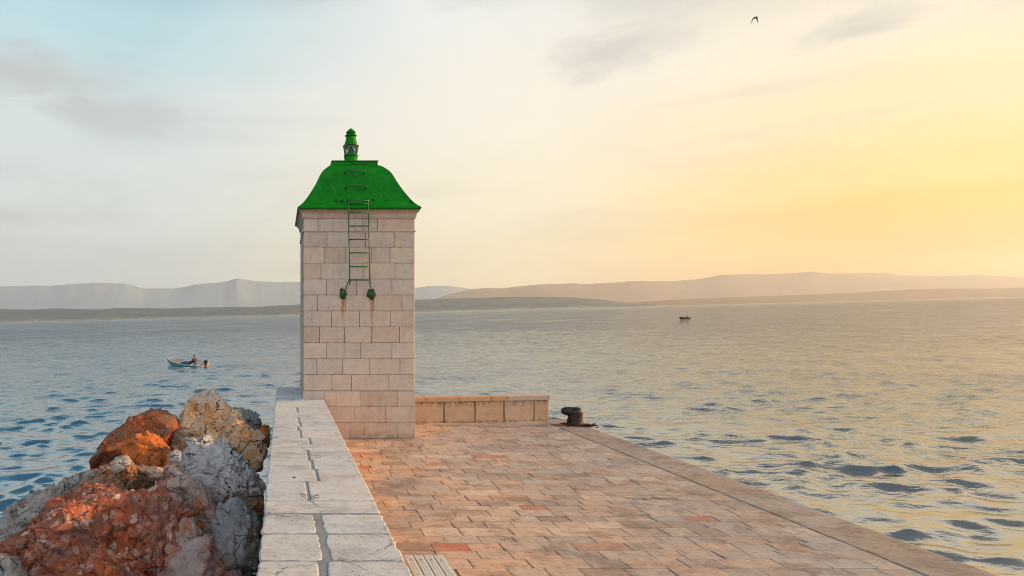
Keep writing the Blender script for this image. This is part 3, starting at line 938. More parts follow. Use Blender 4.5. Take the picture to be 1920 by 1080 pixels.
tp(pl.build('roof_cap', M['green']))

# lantern
pm = CY / F
LX = CX - .035
def lz(v): return H + (V0 - v) * pm
def lr(px): return px * pm
lan = MB()
lan.lathe([(lr(12.4), ztp1 - .01), (lr(12.4), lz(296)), (lr(11.6), lz(295)), (lr(13.2), lz(294)), (lr(13.4), lz(291.8)), (lr(11.4), lz(291)), (lr(10.9), lz(290))], (LX, CY, 0), 36)
lan.lathe([(lr(13.6), lz(275)), (lr(13.9), lz(273.4)), (lr(12.6), lz(272.6)), (lr(11.9), lz(270)), (lr(10.2), lz(264)), (lr(8.8), lz(258)), (lr(8.2), lz(256.2)), (lr(10.9), lz(255.2)), (lr(11), lz(254)), (lr(9), lz(252.8)), (lr(6.6), lz(252.2)), (lr(7.2), lz(251)),
           (lr(8.8), lz(249.8)), (lr(9.1), lz(248.6)), (lr(7.2), lz(246)), (lr(4.2), lz(243.4)), (lr(1.6), lz(241.4)), (lr(.4), lz(240.2))], (LX, CY, 0), 36)
lant = tp(lan.build('lantern', M['green'], smooth=True))
lant.data.set_sharp_from_angle(angle=R(40))
def lch(o):
    o.parent = lant; return o
gl = MB(); gl.lathe([(lr(10.6), lz(290.2)), (lr(13.1), lz(274.8))], (LX, CY, 0), 32)
lch(gl.build('glass_pane', M['glass'], smooth=False))
bl = MB(); bl.lathe([(lr(3.5), lz(290)), (lr(3.5), lz(287)), (lr(4.8), lz(285)), (lr(5.2), lz(282)), (lr(4.5), lz(279)), (lr(2), lz(277.5))], (LX, CY, 0), 20)
lch(bl.build('lamp', M['bulb'], smooth=True))
gb = MB(); nb = 8
for k in range(nb):
    a0 = 2 * math.pi * k / nb - math.pi / 2; a1 = a0 + math.pi / nb; a2 = a0 + 2 * math.pi / nb
    top_ = lambda a: (LX + lr(13.9) * math.cos(a), CY + lr(13.9) * math.sin(a), lz(274.2))
    bot_ = lambda a: (LX + lr(11.3) * math.cos(a), CY + lr(11.3) * math.sin(a), lz(291))
    gb.tube([top_(a0), bot_(a1)], .011, 6); gb.tube([bot_(a1), top_(a2)], .011, 6)
    gb.tube([top_(a0), bot_(a0)], .006, 6)
gb.tube([(LX + lr(14.0) * math.cos(a), CY + lr(14.0) * math.sin(a), lz(274)) for a in np.linspace(0, 2 * math.pi, 33)], .012, 6)
lch(gb.build('guard_bar', M['green_dark']))

# ladder -----------------------------------------------------------
LY = TY0 - .21                      # stands off the wall
lpp = LY / F
def lad(u, v, y=None):
    yy = LY if y is None else y
    return ((u - U0) / F * yy, yy, H + (V0 - v) / F * yy)
ld = MB()
zt_ = 375
ld.tube([lad(656.2, 534), lad(655.6, 500), lad(654.0, 430), lad(653.2, zt_ + 1), lad(653.2, zt_)], .0125, 8)
ld.tube([lad(693.8, 534), lad(693.2, 500), lad(691.6, 430), lad(690.4, zt_ + 1), lad(690.4, zt_)], .0125, 8)
ladder = tp(ld.build('ladder', M['green_dark'], smooth=True))
for v in (399, 423.8, 449, 474, 500, 525, 376):
    xl_ = np.interp(v, [375, 430, 500, 534], [653.2, 654, 655.6, 656.2]); xr_ = np.interp(v, [375, 430, 500, 534], [690.4, 691.6, 693.2, 693.8])
    rg = MB(); rg.tube([lad(xl_ - .6, v), lad(xr_ + .6, v)], .0135, 8)
    o = rg.build('rung', M['green_dark'], smooth=True); o.parent = ladder
# hooks from the rails onto the roof
hk = MB()
for u in (653.2, 690.4):
    a = Vector(lad(u, zt_))
    yb = CY - roof_at(a.z) + .02
    hk.tube([a, (a.x, (a.y + yb) / 2, a.z + .01), (a.x, yb, a.z)], .011, 8)
hk.tube([(lad(653.2, zt_)[0], CY - roof_at(lad(0, 377)[2]) - .05, lad(0, 380)[2]), (lad(690.4, zt_)[0], CY - roof_at(lad(0, 377)[2]) - .05, lad(0, 380)[2])], .012, 8)
o = hk.build('roof_hook', M['green_dark'], smooth=True); o.parent = ladder
# stays down to two discs on the wall
for (ua, va, ub, vb) in ((656, 522, 645.5, 547), (693.8, 533, 696, 545)):
    st_ = MB(); st_.tube([lad(ua, va), ((ub - U0) / F * TY0, TY0 - .05, H + (V0 - vb) / F * TY0)], .011, 8)
    o = st_.build('stay', M['green_dark'], smooth=True); o.parent = ladder
for (u, v, rx, rz_, sd) in ((643, 550.5, 6.2, 8.3, 1), (696, 551, 8, 8.6, 2)):
    g = np.random.default_rng(sd)
    n = 22; vs = []; fs = []
    for (k, (s_, yy)) in enumerate(((1.0, 0.004), (1.04, -.03), (.92, -.055), (.55, -.075), (.2, -.082))):
        for i in range(n):
            a = 2 * math.pi * i / n
            wob_ = 1 + .10 * math.sin(3 * a + sd * 2) + .07 * math.sin(5 * a + sd)
            vs.append(((u - U0) * mpp + rx * mpp * s_ * wob_ * math.cos(a), TY0 + yy, H + (V0 - v) * mpp + rz_ * mpp * s_ * wob_ * math.sin(a)))
    for i in range(4):
        for k in range(n):
            a, b_ = i * n + k, i * n + (k + 1) % n
            fs.append((a, b_, b_ + n, a + n))
    fs.append(tuple(range(4 * n, 5 * n)))
    an_ = MB(); an_.add(vs, fs, .5)
    # torn ear and a rust-eaten rim at the foot of the disc
    an_.tube([((u - 4.0 - U0) * mpp, TY0 - .03, H + (V0 - v + 7) * mpp), ((u - (6 if sd == 2 else 1) - U0) * mpp, TY0 - .06, H + (V0 - v + (4 if sd == 2 else 11)) * mpp)], [.03, .006], 6)
    o = an_.build('anchor_plate', M['green_plate'], smooth=True); o.parent = ladder
    rm = MB(); rm.tube([((u - 3 - U0) * mpp, TY0 - .03, H + (V0 - v - 8) * mpp), ((u + 1 - U0) * mpp, TY0 - .04, H + (V0 - v - 9.5) * mpp), ((u + 4 - U0) * mpp, TY0 - .03, H + (V0 - v - 7) * mpp)], [.02, .028, .012], 6)
    o = rm.build('rusted_rim', M['rust'], smooth=True); o.parent = ladder
# the hoops on the roof
for (ua, ub, v) in ((647.5, 684, 320), (649.5, 686.5, 348.5)):
    yy = CY - 1.0
    for _ in range(8):
        z = H + (V0 - v) / F * yy; yy = CY - roof_at(z - .02) - .10
    x0_, x1_ = (ua - U0) / F * yy, (ub - U0) / F * yy
    hb_ = MB()
    zf = z - .06
    yf = CY - roof_at(zf) + .03
    hb_.tube([(x0_ - .01, yf, zf), (x0_, yy + .01, z - .02), (x0_ + .03, yy, z), (x1_ - .03, yy, z), (x1_, yy + .01, z - .02), (x1_ + .01, yf, zf)], .015, 8)
    tp(hb_.build('grab_rail', M['green_dark'], smooth=True))
hb_ = MB()
z = H + (V0 - 306.5) / F * (CY - plate_hw)
xx = (664 - U0) / F * (CY - plate_hw)
hb_.tube([(xx - .06, CY - plate_hw + .01, z + .03), (xx - .03, CY - plate_hw - .05, z - .01), (xx + .04, CY - plate_hw - .05, z - .02), (xx + .04, CY - plate_hw + .01, z + .02)], .01, 8)
tp(hb_.build('grab_rail', M['green_dark'], smooth=True))

# ------------------------------------------------------------------ low wall at the pier end
lw = empty('low_wall', (4.9, 15.5, 0), 'knee-high block wall with capstones between the tower and the bollard', 'wall')
def lwp(o): o.parent = lw; o.matrix_parent_inverse = lw.matrix_basis.inverted(); return o
WA, WB = (TX1 + .015, 15.30), (6.86, 15.74)
wl = math.hypot(WB[0] - WA[0], WB[1] - WA[1]); wa_ = math.atan2(WB[1] - WA[1], WB[0] - WA[0])
MW = Matrix.Translation((WA[0], WA[1], 0)) @ Matrix.Rotation(wa_, 4, 'Z')
def at_wall(u): # distance along the wall of a picture column
    k = (u - U0) / F
    s_ = (k * WA[1] - WA[0]) / (math.cos(wa_) - k * math.sin(wa_)); return s_
bw = MB(); js = [0] + [at_wall(u) for u in (833, 891, 945.4, 1001.7)] + [wl]
for a, b_ in zip(js[:-1], js[1:]):
    bw.box(a + .014 * (a > 0), b_ - .014 * (b_ < wl), 0, .24, -.01, .53, .012, jit=.003)
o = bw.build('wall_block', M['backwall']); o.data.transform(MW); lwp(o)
cr_ = MB(); cr_.box(.01, wl - .012, .014, .226, -.01, .532, 0)
o = cr_.build('joint_core', M['mortar']); o.data.transform(MW); lwp(o)
cp = MB(); js = [0] + [at_wall(u) for u in (798, 861.7, 921, 950.6)] + [wl + .03]
for i, (a, b_) in enumerate(zip(js[:-1], js[1:])):
    last = i == 4
    cp.box(a + .004, b_ - .004, -.022 - (.004 if last else 0), .265, .5335, .655 + (.004 if last else 0), .01, 1.0 if last else random.uniform(0, .55), .002)
o = cp.build('cap_stone', M['backcap']); o.data.transform(MW); lwp(o)

# ------------------------------------------------------------------ bollard and chain
bo = empty('mooring_bollard', (7.24, 15.12, 0), 'dark rusty iron mooring bollard with hooked head on the quay edge', 'bollard')
bb = MB()
bb.lathe([(.24, .004), (.24, .03), (.225, .045), (.19, .07), (.175, .12), (.17, .22), (.175, .30), (.18, .34), (.165, .385), (.13, .42), (.07, .445), (.02, .45)], (0, 0, 0), 32)
bb.tube([(.06, 0, .30), (-.06, 0, .325), (-.17, -.0, .345), (-.26, 0, .35), (-.32, 0, .345), (-.345, 0, .34)], [.12, .125, .11, .092, .07, .02], 20)
body = bb.build('bollard_body', M['bollard'], bo, smooth=True)
body.data.set_sharp_from_angle(angle=R(60))
bp_ = MB(); bp_.box(-.27, .25, -.22, .22, .003, .022, .006)
for (a, b_) in ((-.2, -.17), (.19, -.17), (-.2, .17), (.19, .17)):
    bp_.lathe([(.022, .022), (.022, .036), (.014, .042)], (a, b_, 0), 8)
bp_.build('base_plate', M['bollard'], bo)
ea = MB(); ea.tube([(-.17, -.05, .09), (-.215, -.05, .13), (-.22, -.05, .165)], [.03, .022, .006], 8)
ea.build('lug', M['bollard'], bo, smooth=True)
ch = MB()
pts = [(.24, -.10, .05), (.30, -.14, .06), (.36, -.10, .035), (.34, -.20, .03), (.42, -.16, .07), (.48, -.2, .03)]
for i in range(13):
    f_ = i / 12; s_ = f_ * (len(pts) - 1); k = min(int(s_), len(pts) - 2); fr = s_ - k
    p = Vector(pts[k]).lerp(Vector(pts[k + 1]), fr)
    ax = Vector((1, .3 * math.sin(i), .2 * math.cos(i * 1.3))).normalized()
    sd_ = Vector((0, 1, 0)) if i % 2 else Vector((0, .25, 1)).normalized()
    lp = []
    for q in range(13):
        a = 2 * math.pi * q / 12
        lp.append(p + ax * .045 * math.cos(a) + sd_ * .026 * math.sin(a))
    ch.tube(lp, .010, 6, cap=False)
cho = ch.build('mooring_chain', M['rust'], smooth=True, loc=(7.12, 15.0, .0))
tag(cho, 'short heap of rusty chain links beside the bollard foot', 'chain')

# ------------------------------------------------------------------ bench
bx0, bx1, byf = 1.15, 1.518, 5.78
be = empty('slatted_bench', ((bx0 + bx1) / 2, 4.7, 0), 'pale slatted bench on the paving against the parapet foot', 'bench')
def bep(o): o.parent = be; o.matrix_parent_inverse = be.matrix_basis.inverted(); return o
sw = (bx1 - bx0 - 3 * .008) / 4
for k in range(4):
    s_ = MB(); a = bx0 + k * (sw + .008)
    # ribbed extrusion: three ridges per slat
    s_.box(a, a + sw, byf - 2.0, byf, .415, .442, .003)
    for q in range(3):
        s_.box(a + .006 + q * (sw - .012) / 3, a + .006 + (q + 1) * (sw - .012) / 3 - .007, byf - 1.998, byf - .002, .4425, .4455, .001)
    o = bep(s_.build('slat', M['slat']))
    for yy in (byf - .12, byf - 1.88):
        c_ = MB(); c_.lathe([(.008, .446), (.008, .449), (.004, .451)], (a + sw / 2, yy, 0), 10)
        q = c_.build('screw', M['screw']); q.parent = o
for yy in (byf - .12, byf - 1.88):
    l_ = MB()
    l_.box(bx0 + .01, bx1 - .01, yy - .03, yy + .03, .38, .4145, .004)
    l_.box(bx0 + .03, bx0 + .07, yy - .03, yy + .03, .004, .379, .004)
    l_.box(bx1 - .07, bx1 - .03, yy - .03, yy + .03, .004, .379, .004)
    bep(l_.build('leg_frame', M['screw']))

# ------------------------------------------------------------------ boulders
def rock_mat(name, a, b_, c2, mixo, pebble=0.0, crack=.5, dark=.5, sc=1.0, pale=.3):
    """a grey-ish base, b_ rust colour, c2 pale crust; mixo = how much rust"""
    m, t, bs = mat(name)
    P = t.n('ShaderNodeTexCoord').outputs['Object']
    wv = t.vm('ADD', P, t.scalev(t.noise(P, 2.2 * sc, 5, .6, col=True), .35, .35, .35))
    n1 = t.noise(wv, 1.5 * sc, 6, .62); n2 = t.noise(wv, 5 * sc, 7, .68); n3 = t.noise(P, 28 * sc, 5, .7)
    base = t.mix(t.mr(n2, .3, .7), lin(*a), tuple(q * .62 for q in lin(*a)[:3]) + (1,))
    rust = t.mix(t.mr(n3, .3, .7), lin(*b_), tuple(q * w_ for q, w_ in zip(lin(*b_)[:3], (.55, .42, .38))) + (1,))
    c_ = t.mix(t.mr(t.m('ADD', t.m('MULTIPLY', n1, .7), t.m('MULTIPLY', n2, .3)), .62 - .3 * mixo, .72 - .3 * mixo), base, rust)
    c_ = t.mix(t.m('MULTIPLY', t.mr(t.noise(wv, 3.1 * sc, 6, .65), .56, .66), pale), c_, lin(*c2))
    cr = t.vor(t.vm('ADD', P, t.scalev(t.noise(P, 3.5, 5, .6, col=True), .4, .4, .4)), 3.2 * sc, 'DISTANCE_TO_EDGE')
    crm = t.m('MULTIPLY', t.mr(cr, .034, .006), t.mr(t.noise(P, 1.9, 3), .42, .56, 0, crack))
    pit = t.m('MULTIPLY', t.mr(t.vor(wv, 16 * sc), .28, .12), t.mr(n2, .46, .6, 0, dark))
    if pebble:
        pc = t.vor(wv, 8.5, out=1); pd = t.vor(wv, 8.5)
        hue = t.n('ShaderNodeSeparateXYZ', {0: pc}).outputs[0]
        pcol = t.ramp(hue, [(0, lin(176, 84, 54)), (.22, lin(214, 116, 70)), (.42, lin(184, 116, 96)), (.6, lin(204, 160, 142)), (.76, lin(148, 70, 48)), (.9, lin(230, 208, 194)), (1, lin(160, 150, 144))])
        c_ = t.mix(t.m('MULTIPLY', t.mr(pd, .5, .34), t.m('MULTIPLY', t.mr(n1, .36, .5), pebble)), c_, pcol)
    c_ = t.mix(pit, c_, lin(44, 28, 20))
    c_ = t.mix(crm, c_, lin(38, 28, 24))
    t.set(bs, 'Base Color', c_); t.set(bs, 'Roughness', .88); t.set(bs, 'Specular IOR Level', .25)
    hh = t.m('ADD', t.m('MULTIPLY', n2, .6), t.m('MULTIPLY', n3, .22))
    hh = t.m('SUBTRACT', hh, t.m('ADD', t.m('MULTIPLY', crm, .5), t.m('MULTIPLY', pit, .35)))
    t.set(bs, 'Normal', t.n('ShaderNodeBump', {'Height': hh, 'Strength': 1.0, 'Distance': .06}))
    return m
RM = {
    'red': rock_mat('red_conglomerate', (158, 108, 92), (186, 98, 62), (224, 204, 194), .6, pebble=.95, dark=.85, pale=.6),
    'orange': rock_mat('orange_rock', (164, 112, 84), (214, 128, 66), (224, 188, 152), .8, dark=.75, crack=.6, pale=.4),
    'rust': rock_mat('rust_brown_rock', (146, 110, 90), (176, 98, 60), (196, 160, 134), .65, dark=.6, crack=.5, pale=.2),
    'grey': rock_mat('grey_limestone', (196, 194, 194), (208, 176, 152), (222, 216, 210), .28, crack=1.0, dark=.35, pale=.45),
    'greyo': rock_mat('grey_ochre_rock', (208, 196, 180), (230, 178, 124), (236, 222, 204), .66, crack=.8, dark=.4, pale=.45),
    'slab': rock_mat('weathered_slab', (176, 170, 164), (118, 94, 76), (190, 176, 160), .35, crack=.9, dark=.8, pale=.3),
    'brown': rock_mat('craggy_brown_rock', (164, 138, 118), (190, 132, 88), (216, 184, 156), .5, crack=.8, dark=.95, pale=.45),
    'dark': rock_mat('dark_blue_grey_rock', (158, 156, 156), (150, 108, 86), (196, 188, 180), .15, crack=.7, dark=.4, pale=.2),
    'pink': rock_mat('pinkish_rock', (196, 172, 160), (202, 122, 90), (230, 212, 200), .5, crack=.6, dark=.45, pale=.35),
}
_ico = {}
def ico(sub):
    if sub not in _ico:
        bm = bmesh.new(); bmesh.ops.create_icosphere(bm, subdivisions=sub, radius=1)
        V = np.array([v.co[:] for v in bm.verts]); Fq = np.array([[v.index for v in f.verts] for f in bm.faces]); bm.free()
        _ico[sub] = (V, Fq)
    return _ico[sub]
def rock(poly, vtop, ztop, mt, label, seed, sub=6, depth=.85, planes=16, amp=.10, ridg=.05, cracks=.03, peb=0.0, Yd=None, name='boulder', group='boulders heaped beside the parapet', facet=1.0):
    """poly: outline in picture px; the boulder stands at the distance where vtop is ztop high"""
    Yc = Yd if Yd else (H - ztop) * F / (vtop - V0)
    P_ = np.array(poly, float)
    xs = (P_[:, 0] - U0) / F * Yc; zs_ = H + (V0 - P_[:, 1]) / F * Yc
    cx, cz = (xs.min() + xs.max()) / 2, (zs_.min() + zs_.max()) / 2
    th = np.radians(np.arange(0, 360, 1.0)); Rt = np.zeros(360)
    for i, a in enumerate(th):
        d = np.array([math.cos(a), math.sin(a)]); best = 0.05
        for k in range(len(xs)):
            p0 = np.array([xs[k] - cx, zs_[k] - cz]); p1 = np.array([xs[(k + 1) % len(xs)] - cx, zs_[(k + 1) % len(xs)] - cz])
            e = p1 - p0; den = d[0] * e[1] - d[1] * e[0]
            if abs(den) < 1e-9: continue
            tt_ = (p0[0] * e[1] - p0[1] * e[0]) / den; uu = (p0[0] * d[1] - p0[1] * d[0]) / den
            if tt_ > 0 and -1e-6 <= uu <= 1 + 1e-6: best = max(best, tt_)
        Rt[i] = best
    Rt *= .985
    k3 = np.array([1, 2, 3, 2, 1]) / 9.
    Rt = np.convolve(np.concatenate([Rt[-2:], Rt, Rt[:2]]), k3, 'valid')
    V, Fq = ico(sub)
    V = V.copy()
    g = np.random.default_rng(seed)
    # facets: cut the unit ball with planes that mostly face the viewer, sky and sides
    D_ = float(np.mean(Rt)) * depth
    s_ = np.minimum(np.hypot(V[:, 0], V[:, 2]), 1.0); ang = (np.degrees(np.arctan2(V[:, 2], V[:, 0])) % 360)
    Rv = np.interp(ang, np.arange(361), np.append(Rt, Rt[0]))
    ss = np.sqrt(np.clip(1 - (1 - s_) ** 1.7, 0, 1))
    ss = np.maximum(ss, s_) ** .9
    Q = np.stack([V[:, 0] / np.maximum(s_, 1e-6) * ss * Rv, V[:, 1] * D_, V[:, 2] / np.maximum(s_, 1e-6) * ss * Rv], 1)
    rm = float(np.mean(Rt))
    for k in range(planes):
        n = g.normal(size=3); n[1] = -abs(n[1]) * 1.3 - .25 if g.random() < .75 else n[1]
        n /= np.linalg.norm(n)
        sup = (Q @ n).max()
        c_ = sup * g.uniform(.58, .82) if abs(n[1]) > .45 else sup * g.uniform(.88, .96)
        ex = np.clip(Q @ n - c_, 0, None)
        Q -= ex[:, None] * n * .93
    nrm = V / np.linalg.norm(V, axis=1)[:, None]
    q = Q / rm + seed * 7.1
    disp = fbm(q * 1.5, 3, .45) * amp * .6 + (fbm(q * 2.6 + 9, 5, .55, True) - .45) * ridg * .5
    # slab-like steps
    lay = (Q @ np.array([.35, .2, .9])) / rm * 5 + fbm(q * 1.2, 3) * 2
    disp += (np.abs((lay % 1) - .5) - .25) * ridg * .5
    f1, f2, cid, pq = worley(q * 1.55 + fbm(q * 2, 3)[:, None] * .22)
    disp += pq * facet * .185
    f1, f2, cid, pq = worley(q * 3.6 + 4 + fbm(q * 3, 3)[:, None] * .25)
    disp += pq * facet * .06
    f1, f2, cid, pq = worley(q * 8.5 + 9 + fbm(q * 6, 2)[:, None] * .3)
    disp += pq * facet * .015
    f1, f2, cid, pq = worley(q * 2.3 + fbm(q * 3, 3)[:, None] * .35)
    disp -= np.clip(1 - (f2 - f1) / .09, 0, 1) * cracks
    f1, f2, cid, pq = worley(q * 5.5 + fbm(q * 5, 3)[:, None] * .3)
    disp -= np.clip(1 - (f2 - f1) / .12, 0, 1) * cracks * .45
    disp += fbm(q * 9, 4, .6) * amp * .3 + fbm(q * 22, 3, .6) * amp * .1
    if peb:
        for (scp, ap) in ((7.0, 1.0), (12.0, .55)):
            f1, f2, cid, pq = worley(q * scp + fbm(q * 4, 2)[:, None] * .25)
            disp += np.where(cid > .45, np.clip(.5 - f1, 0, .5) * 2, -.25 * np.clip(.5 - f1, 0, .5)) * peb * ap
    disp = disp - disp.mean() - .035
    Q = Q + nrm * (disp * rm)[:, None]
    me = mesh_np(name, Q, Fq)
    o = link(name, me, mt, smooth=True)
    o.location = (cx, Yc + D_ * .12, cz)
    tag(o, label, 'boulder', group)
    return o
# nearest first
rock([(20, 1000), (60, 975), (140, 935), (215, 919), (300, 925), (345, 955), (372, 1010), (372, 1090), (340, 1180), (240, 1230), (100, 1220), (40, 1150), (18, 1070)], 919, .34, RM['red'],
     'biggest boulder, bright red-orange conglomerate full of pebbles at the front', 1, sub=8, depth=.9, planes=12, amp=.07, ridg=.045, cracks=.012, peb=.05)
rock([(112, 1082), (150, 1060), (182, 1043), (212, 1062), (245, 1085), (270, 1130), (200, 1180), (120, 1150)], 1043, .30, RM['red'],
     'small red pointed rock at the lower frame edge, in front of the biggest red boulder', 2, sub=6, planes=14, amp=.08, peb=.02)
rock([(-70, 1075), (-20, 1055), (18, 1050), (34, 1075), (40, 1130), (-20, 1180), (-80, 1140)], 1050, -.15, RM['slab'],
     'small dark grey rock in the bottom left corner', 3, sub=5)
rock([(-40, 1010), (0, 985), (30, 940), (95, 905), (150, 878), (205, 868), (246, 880), (240, 905), (180, 930), (110, 960), (40, 1010), (30, 1080), (-60, 1110)], 868, .22, RM['slab'],
     'long weathered grey slab sloping down to the water at the left', 4, sub=7, depth=.8, planes=14, amp=.06, ridg=.08, cracks=.03)
rock([(112, 945), (150, 905), (190, 880), (225, 870), (262, 880), (285, 882), (290, 920), (270, 960), (180, 1000), (120, 990)], 868, .30, RM['brown'],
     'craggy pitted brown boulder with dark hollows behind the biggest red one', 5, sub=7, Yd=9.9, planes=8, amp=.12, ridg=.14, cracks=.07, depth=.7)
rock([(168, 860), (190, 830), (225, 800), (260, 775), (295, 770), (322, 785), (332, 800), (322, 840), (300, 880), (230, 900), (175, 885)], 770, .72, RM['rust'],
     'rounded orange-brown boulder at the top left of the heap against the water', 6, sub=6, planes=9, amp=.07, ridg=.04, cracks=.015)
rock([(232, 878), (234, 825), (258, 811), (285, 818), (310, 845), (326, 862), (322, 878), (285, 900), (240, 900)], 811, .72, RM['orange'],
     'bright orange angular block with one flat grey side, middle of the heap', 7, sub=6, planes=12, amp=.04, ridg=.05, cracks=.02, depth=.9)
rock([(306, 842), (330, 800), (350, 765), (365, 740), (385, 731), (408, 745), (425, 762), (448, 775), (465, 792), (470, 830), (440, 880), (350, 890), (312, 862)], 731, 1.12, RM['greyo'],
     'tall pointed boulder, grey and ochre, the highest of the heap', 8, sub=7, planes=14, amp=.05, ridg=.06, cracks=.022)
rock([(420, 775), (440, 765), (470, 770), (488, 785), (493, 805), (480, 830), (440, 835)], 765, .55, RM['dark'],
     'dark brown-grey boulder half hidden behind the tall pointed one', 9, sub=5, planes=9)
rock([(412, 822), (420, 800), (445, 792), (472, 805), (494, 820), (499, 850), (492, 880), (440, 890), (415, 860)], 792, .72, RM['greyo'],
     'flat-topped pale block tucked between the tall boulder and the parapet', 10, sub=6, planes=14, amp=.035, ridg=.05, cracks=.02)
rock([(484, 808), (493, 797), (506, 796), (507, 820), (504, 840), (488, 842)], 796, .38, RM['orange'],
     'small dark orange rock squeezed against the far parapet foot', 11, sub=5)
rock([(325, 880), (335, 850), (348, 832), (385, 828), (430, 830), (460, 828), (488, 850), (496, 880), (495, 930), (480, 985), (420, 1010), (350, 990), (325, 930)], 828, .56, RM['grey'],
     'big cracked grey limestone boulder close to the parapet', 12, sub=7, planes=14, amp=.055, ridg=.05, cracks=.05)
rock([(284, 900), (296, 878), (322, 871), (350, 885), (372, 915), (395, 945), (420, 985), (445, 1030), (452, 1080), (430, 1140), (350, 1120), (300, 1010), (284, 940)], 871, .44, RM['pink'],
     'long red and white wedge of rock sloping towards the camera behind the red one', 13, sub=7, planes=14, amp=.06, ridg=.08, cracks=.03, depth=.6)
rock([(402, 985), (404, 950), (420, 934), (445, 938), (470, 958), (487, 985), (487, 1040), (478, 1110), (430, 1110), (408, 1040)], 934, .24, RM['dark'],
     'smooth blue-grey boulder beside the near parapet foot', 14, sub=6, planes=12, amp=.05, ridg=.03, cracks=.015)
rock([(330, 1000), (342, 970), (362, 975), (378, 1005), (376, 1045), (355, 1075), (325, 1060)], 970, .0, RM['pink'],
     'small pinkish pitted rock behind the right side of the biggest red boulder', 15, sub=5, planes=9)
rock([(318, 850), (328, 843), (340, 850), (340, 868), (322, 870)], 843, .55, RM['grey'], 'little pale stone wedged behind the orange block', 16, sub=5)
rock([(272, 880), (290, 874), (305, 880), (306, 900), (278, 902)], 874, .42, RM['pink'], 'little pink stone below the orange block', 17, sub=5)
rock([(205, 870), (215, 858), (238, 856), (245, 868), (240, 885), (212, 885)], 856, .50, RM['slab'], 'small pale grey stone between the orange boulders and the slab', 18, sub=5)
# the core of the heap under the visible boulders
g = np.random.default_rng(99)
kinds = list(RM.values())
fill = [(-1.0, 6.2, -1.7, .75), (-2.1, 7.2, -1.2, .9), (-3.3, 8.1, -1.7, .95), (-1.1, 8.2, -.9, .85), (-2.2, 9.4, -1.1, .95), (-1.2, 10.4, -.7, .9), (-2.6, 11.0, -1.5, .9), (-1.1, 12.2, -1.1, .8), (-1.6, 13.4, -1.9, .75),
        (-3.6, 9.8, -2.0, .8), (-4.6, 7.6, -2.2, .9), (-4.0, 6.2, -1.8, .9), (-2.8, 5.4, -1.4, .9), (-1.3, 4.4, -.8, .85), (-2.6, 3.4, -1.0, .95), (-1.1, 2.4, -.5, .8), (-4.2, 4.2, -1.8, .9), (-2.0, 1.2, -.8, .9), (-.95, 13.6, -2.0, .6)]
fl = ['deep boulder under the heap, in shadow', 'shadowed boulder low in the heap']
for k, (x, y, z, r_) in enumerate(fill):
    V, Fq = ico(6)
    V = V.copy()
    gg = np.random.default_rng(200 + k)
    Q = V * np.array([gg.uniform(.85, 1.1), gg.uniform(.85, 1.15), gg.uniform(.7, .9)]) * r_
    for _ in range(16):
        n = gg.normal(size=3); n /= np.linalg.norm(n); sup = (Q @ n).max(); ex = np.clip(Q @ n - sup * gg.uniform(.65, .88), 0, None); Q -= ex[:, None] * n * .93
    q = Q / r_ + k * 3.3
    d_ = fbm(q * 1.6, 5) * .09 + fbm(q * 12, 4, .6) * .02
    for (sc_, am_) in ((1.6, .15), (3.7, .05), (8, .015)):
        d_ = d_ + worley(q * sc_ + fbm(q * 2, 3)[:, None] * .22)[3] * am_
    Q = Q + V * (d_ * r_)[:, None]
    Q[:, 0] = np.minimum(Q[:, 0], -.30 - x)
    o = link('boulder', mesh_np('boulder', Q, Fq), RM[('grey', 'slab', 'dark', 'pink', 'slab', 'brown', 'dark')[k % 7]], smooth=True)
    o.location = (x, y, z)
    tag(o, 'boulder buried low in the shadowed base of the heap by the parapet', 'boulder', 'hidden base boulders')

# ------------------------------------------------------------------ people (skin modifier figures)
M['skin'] = plain('skin', (150, 104, 80), .6)
M['hair'] = plain('dark_hair', (30, 24, 22), .7)
M['jacket_red'] = plain('dull_red_jacket', (104, 62, 70), .8)
M['jacket_orange'] = plain('orange_red_jacket', (236, 72, 24), .8)
M['dark_cloth'] = plain('dark_trousers', (34, 36, 44), .85)
def skinned(name, verts, edges, radii, mt, parent=None, sub=1, root=0):
    me = bpy.data.meshes.new(name); me.from_pydata(verts, edges, []); me.update()
    o = bpy.data.objects.new(name + '_tmp', me); COL.objects.link(o)
    md = o.modifiers.new('s', 'SKIN'); md.use_smooth_shade = True
    for i, r_ in enumerate(radii):
        me.skin_vertices[0].data[i].radius = (r_, r_) if not hasattr(r_, '__len__') else r_
        me.skin_vertices[0].data[i].use_root = (i == root)
    o.modifiers.new('sub', 'SUBSURF').levels = sub
    dg = bpy.context.evaluated_depsgraph_get(); dg.update()
    me2 = bpy.data.meshes.new_from_object(o.evaluated_get(dg)); me2.name = name
    bpy.data.objects.remove(o)
    me2.materials.clear()
    return link(name, me2, mt, parent, smooth=True)
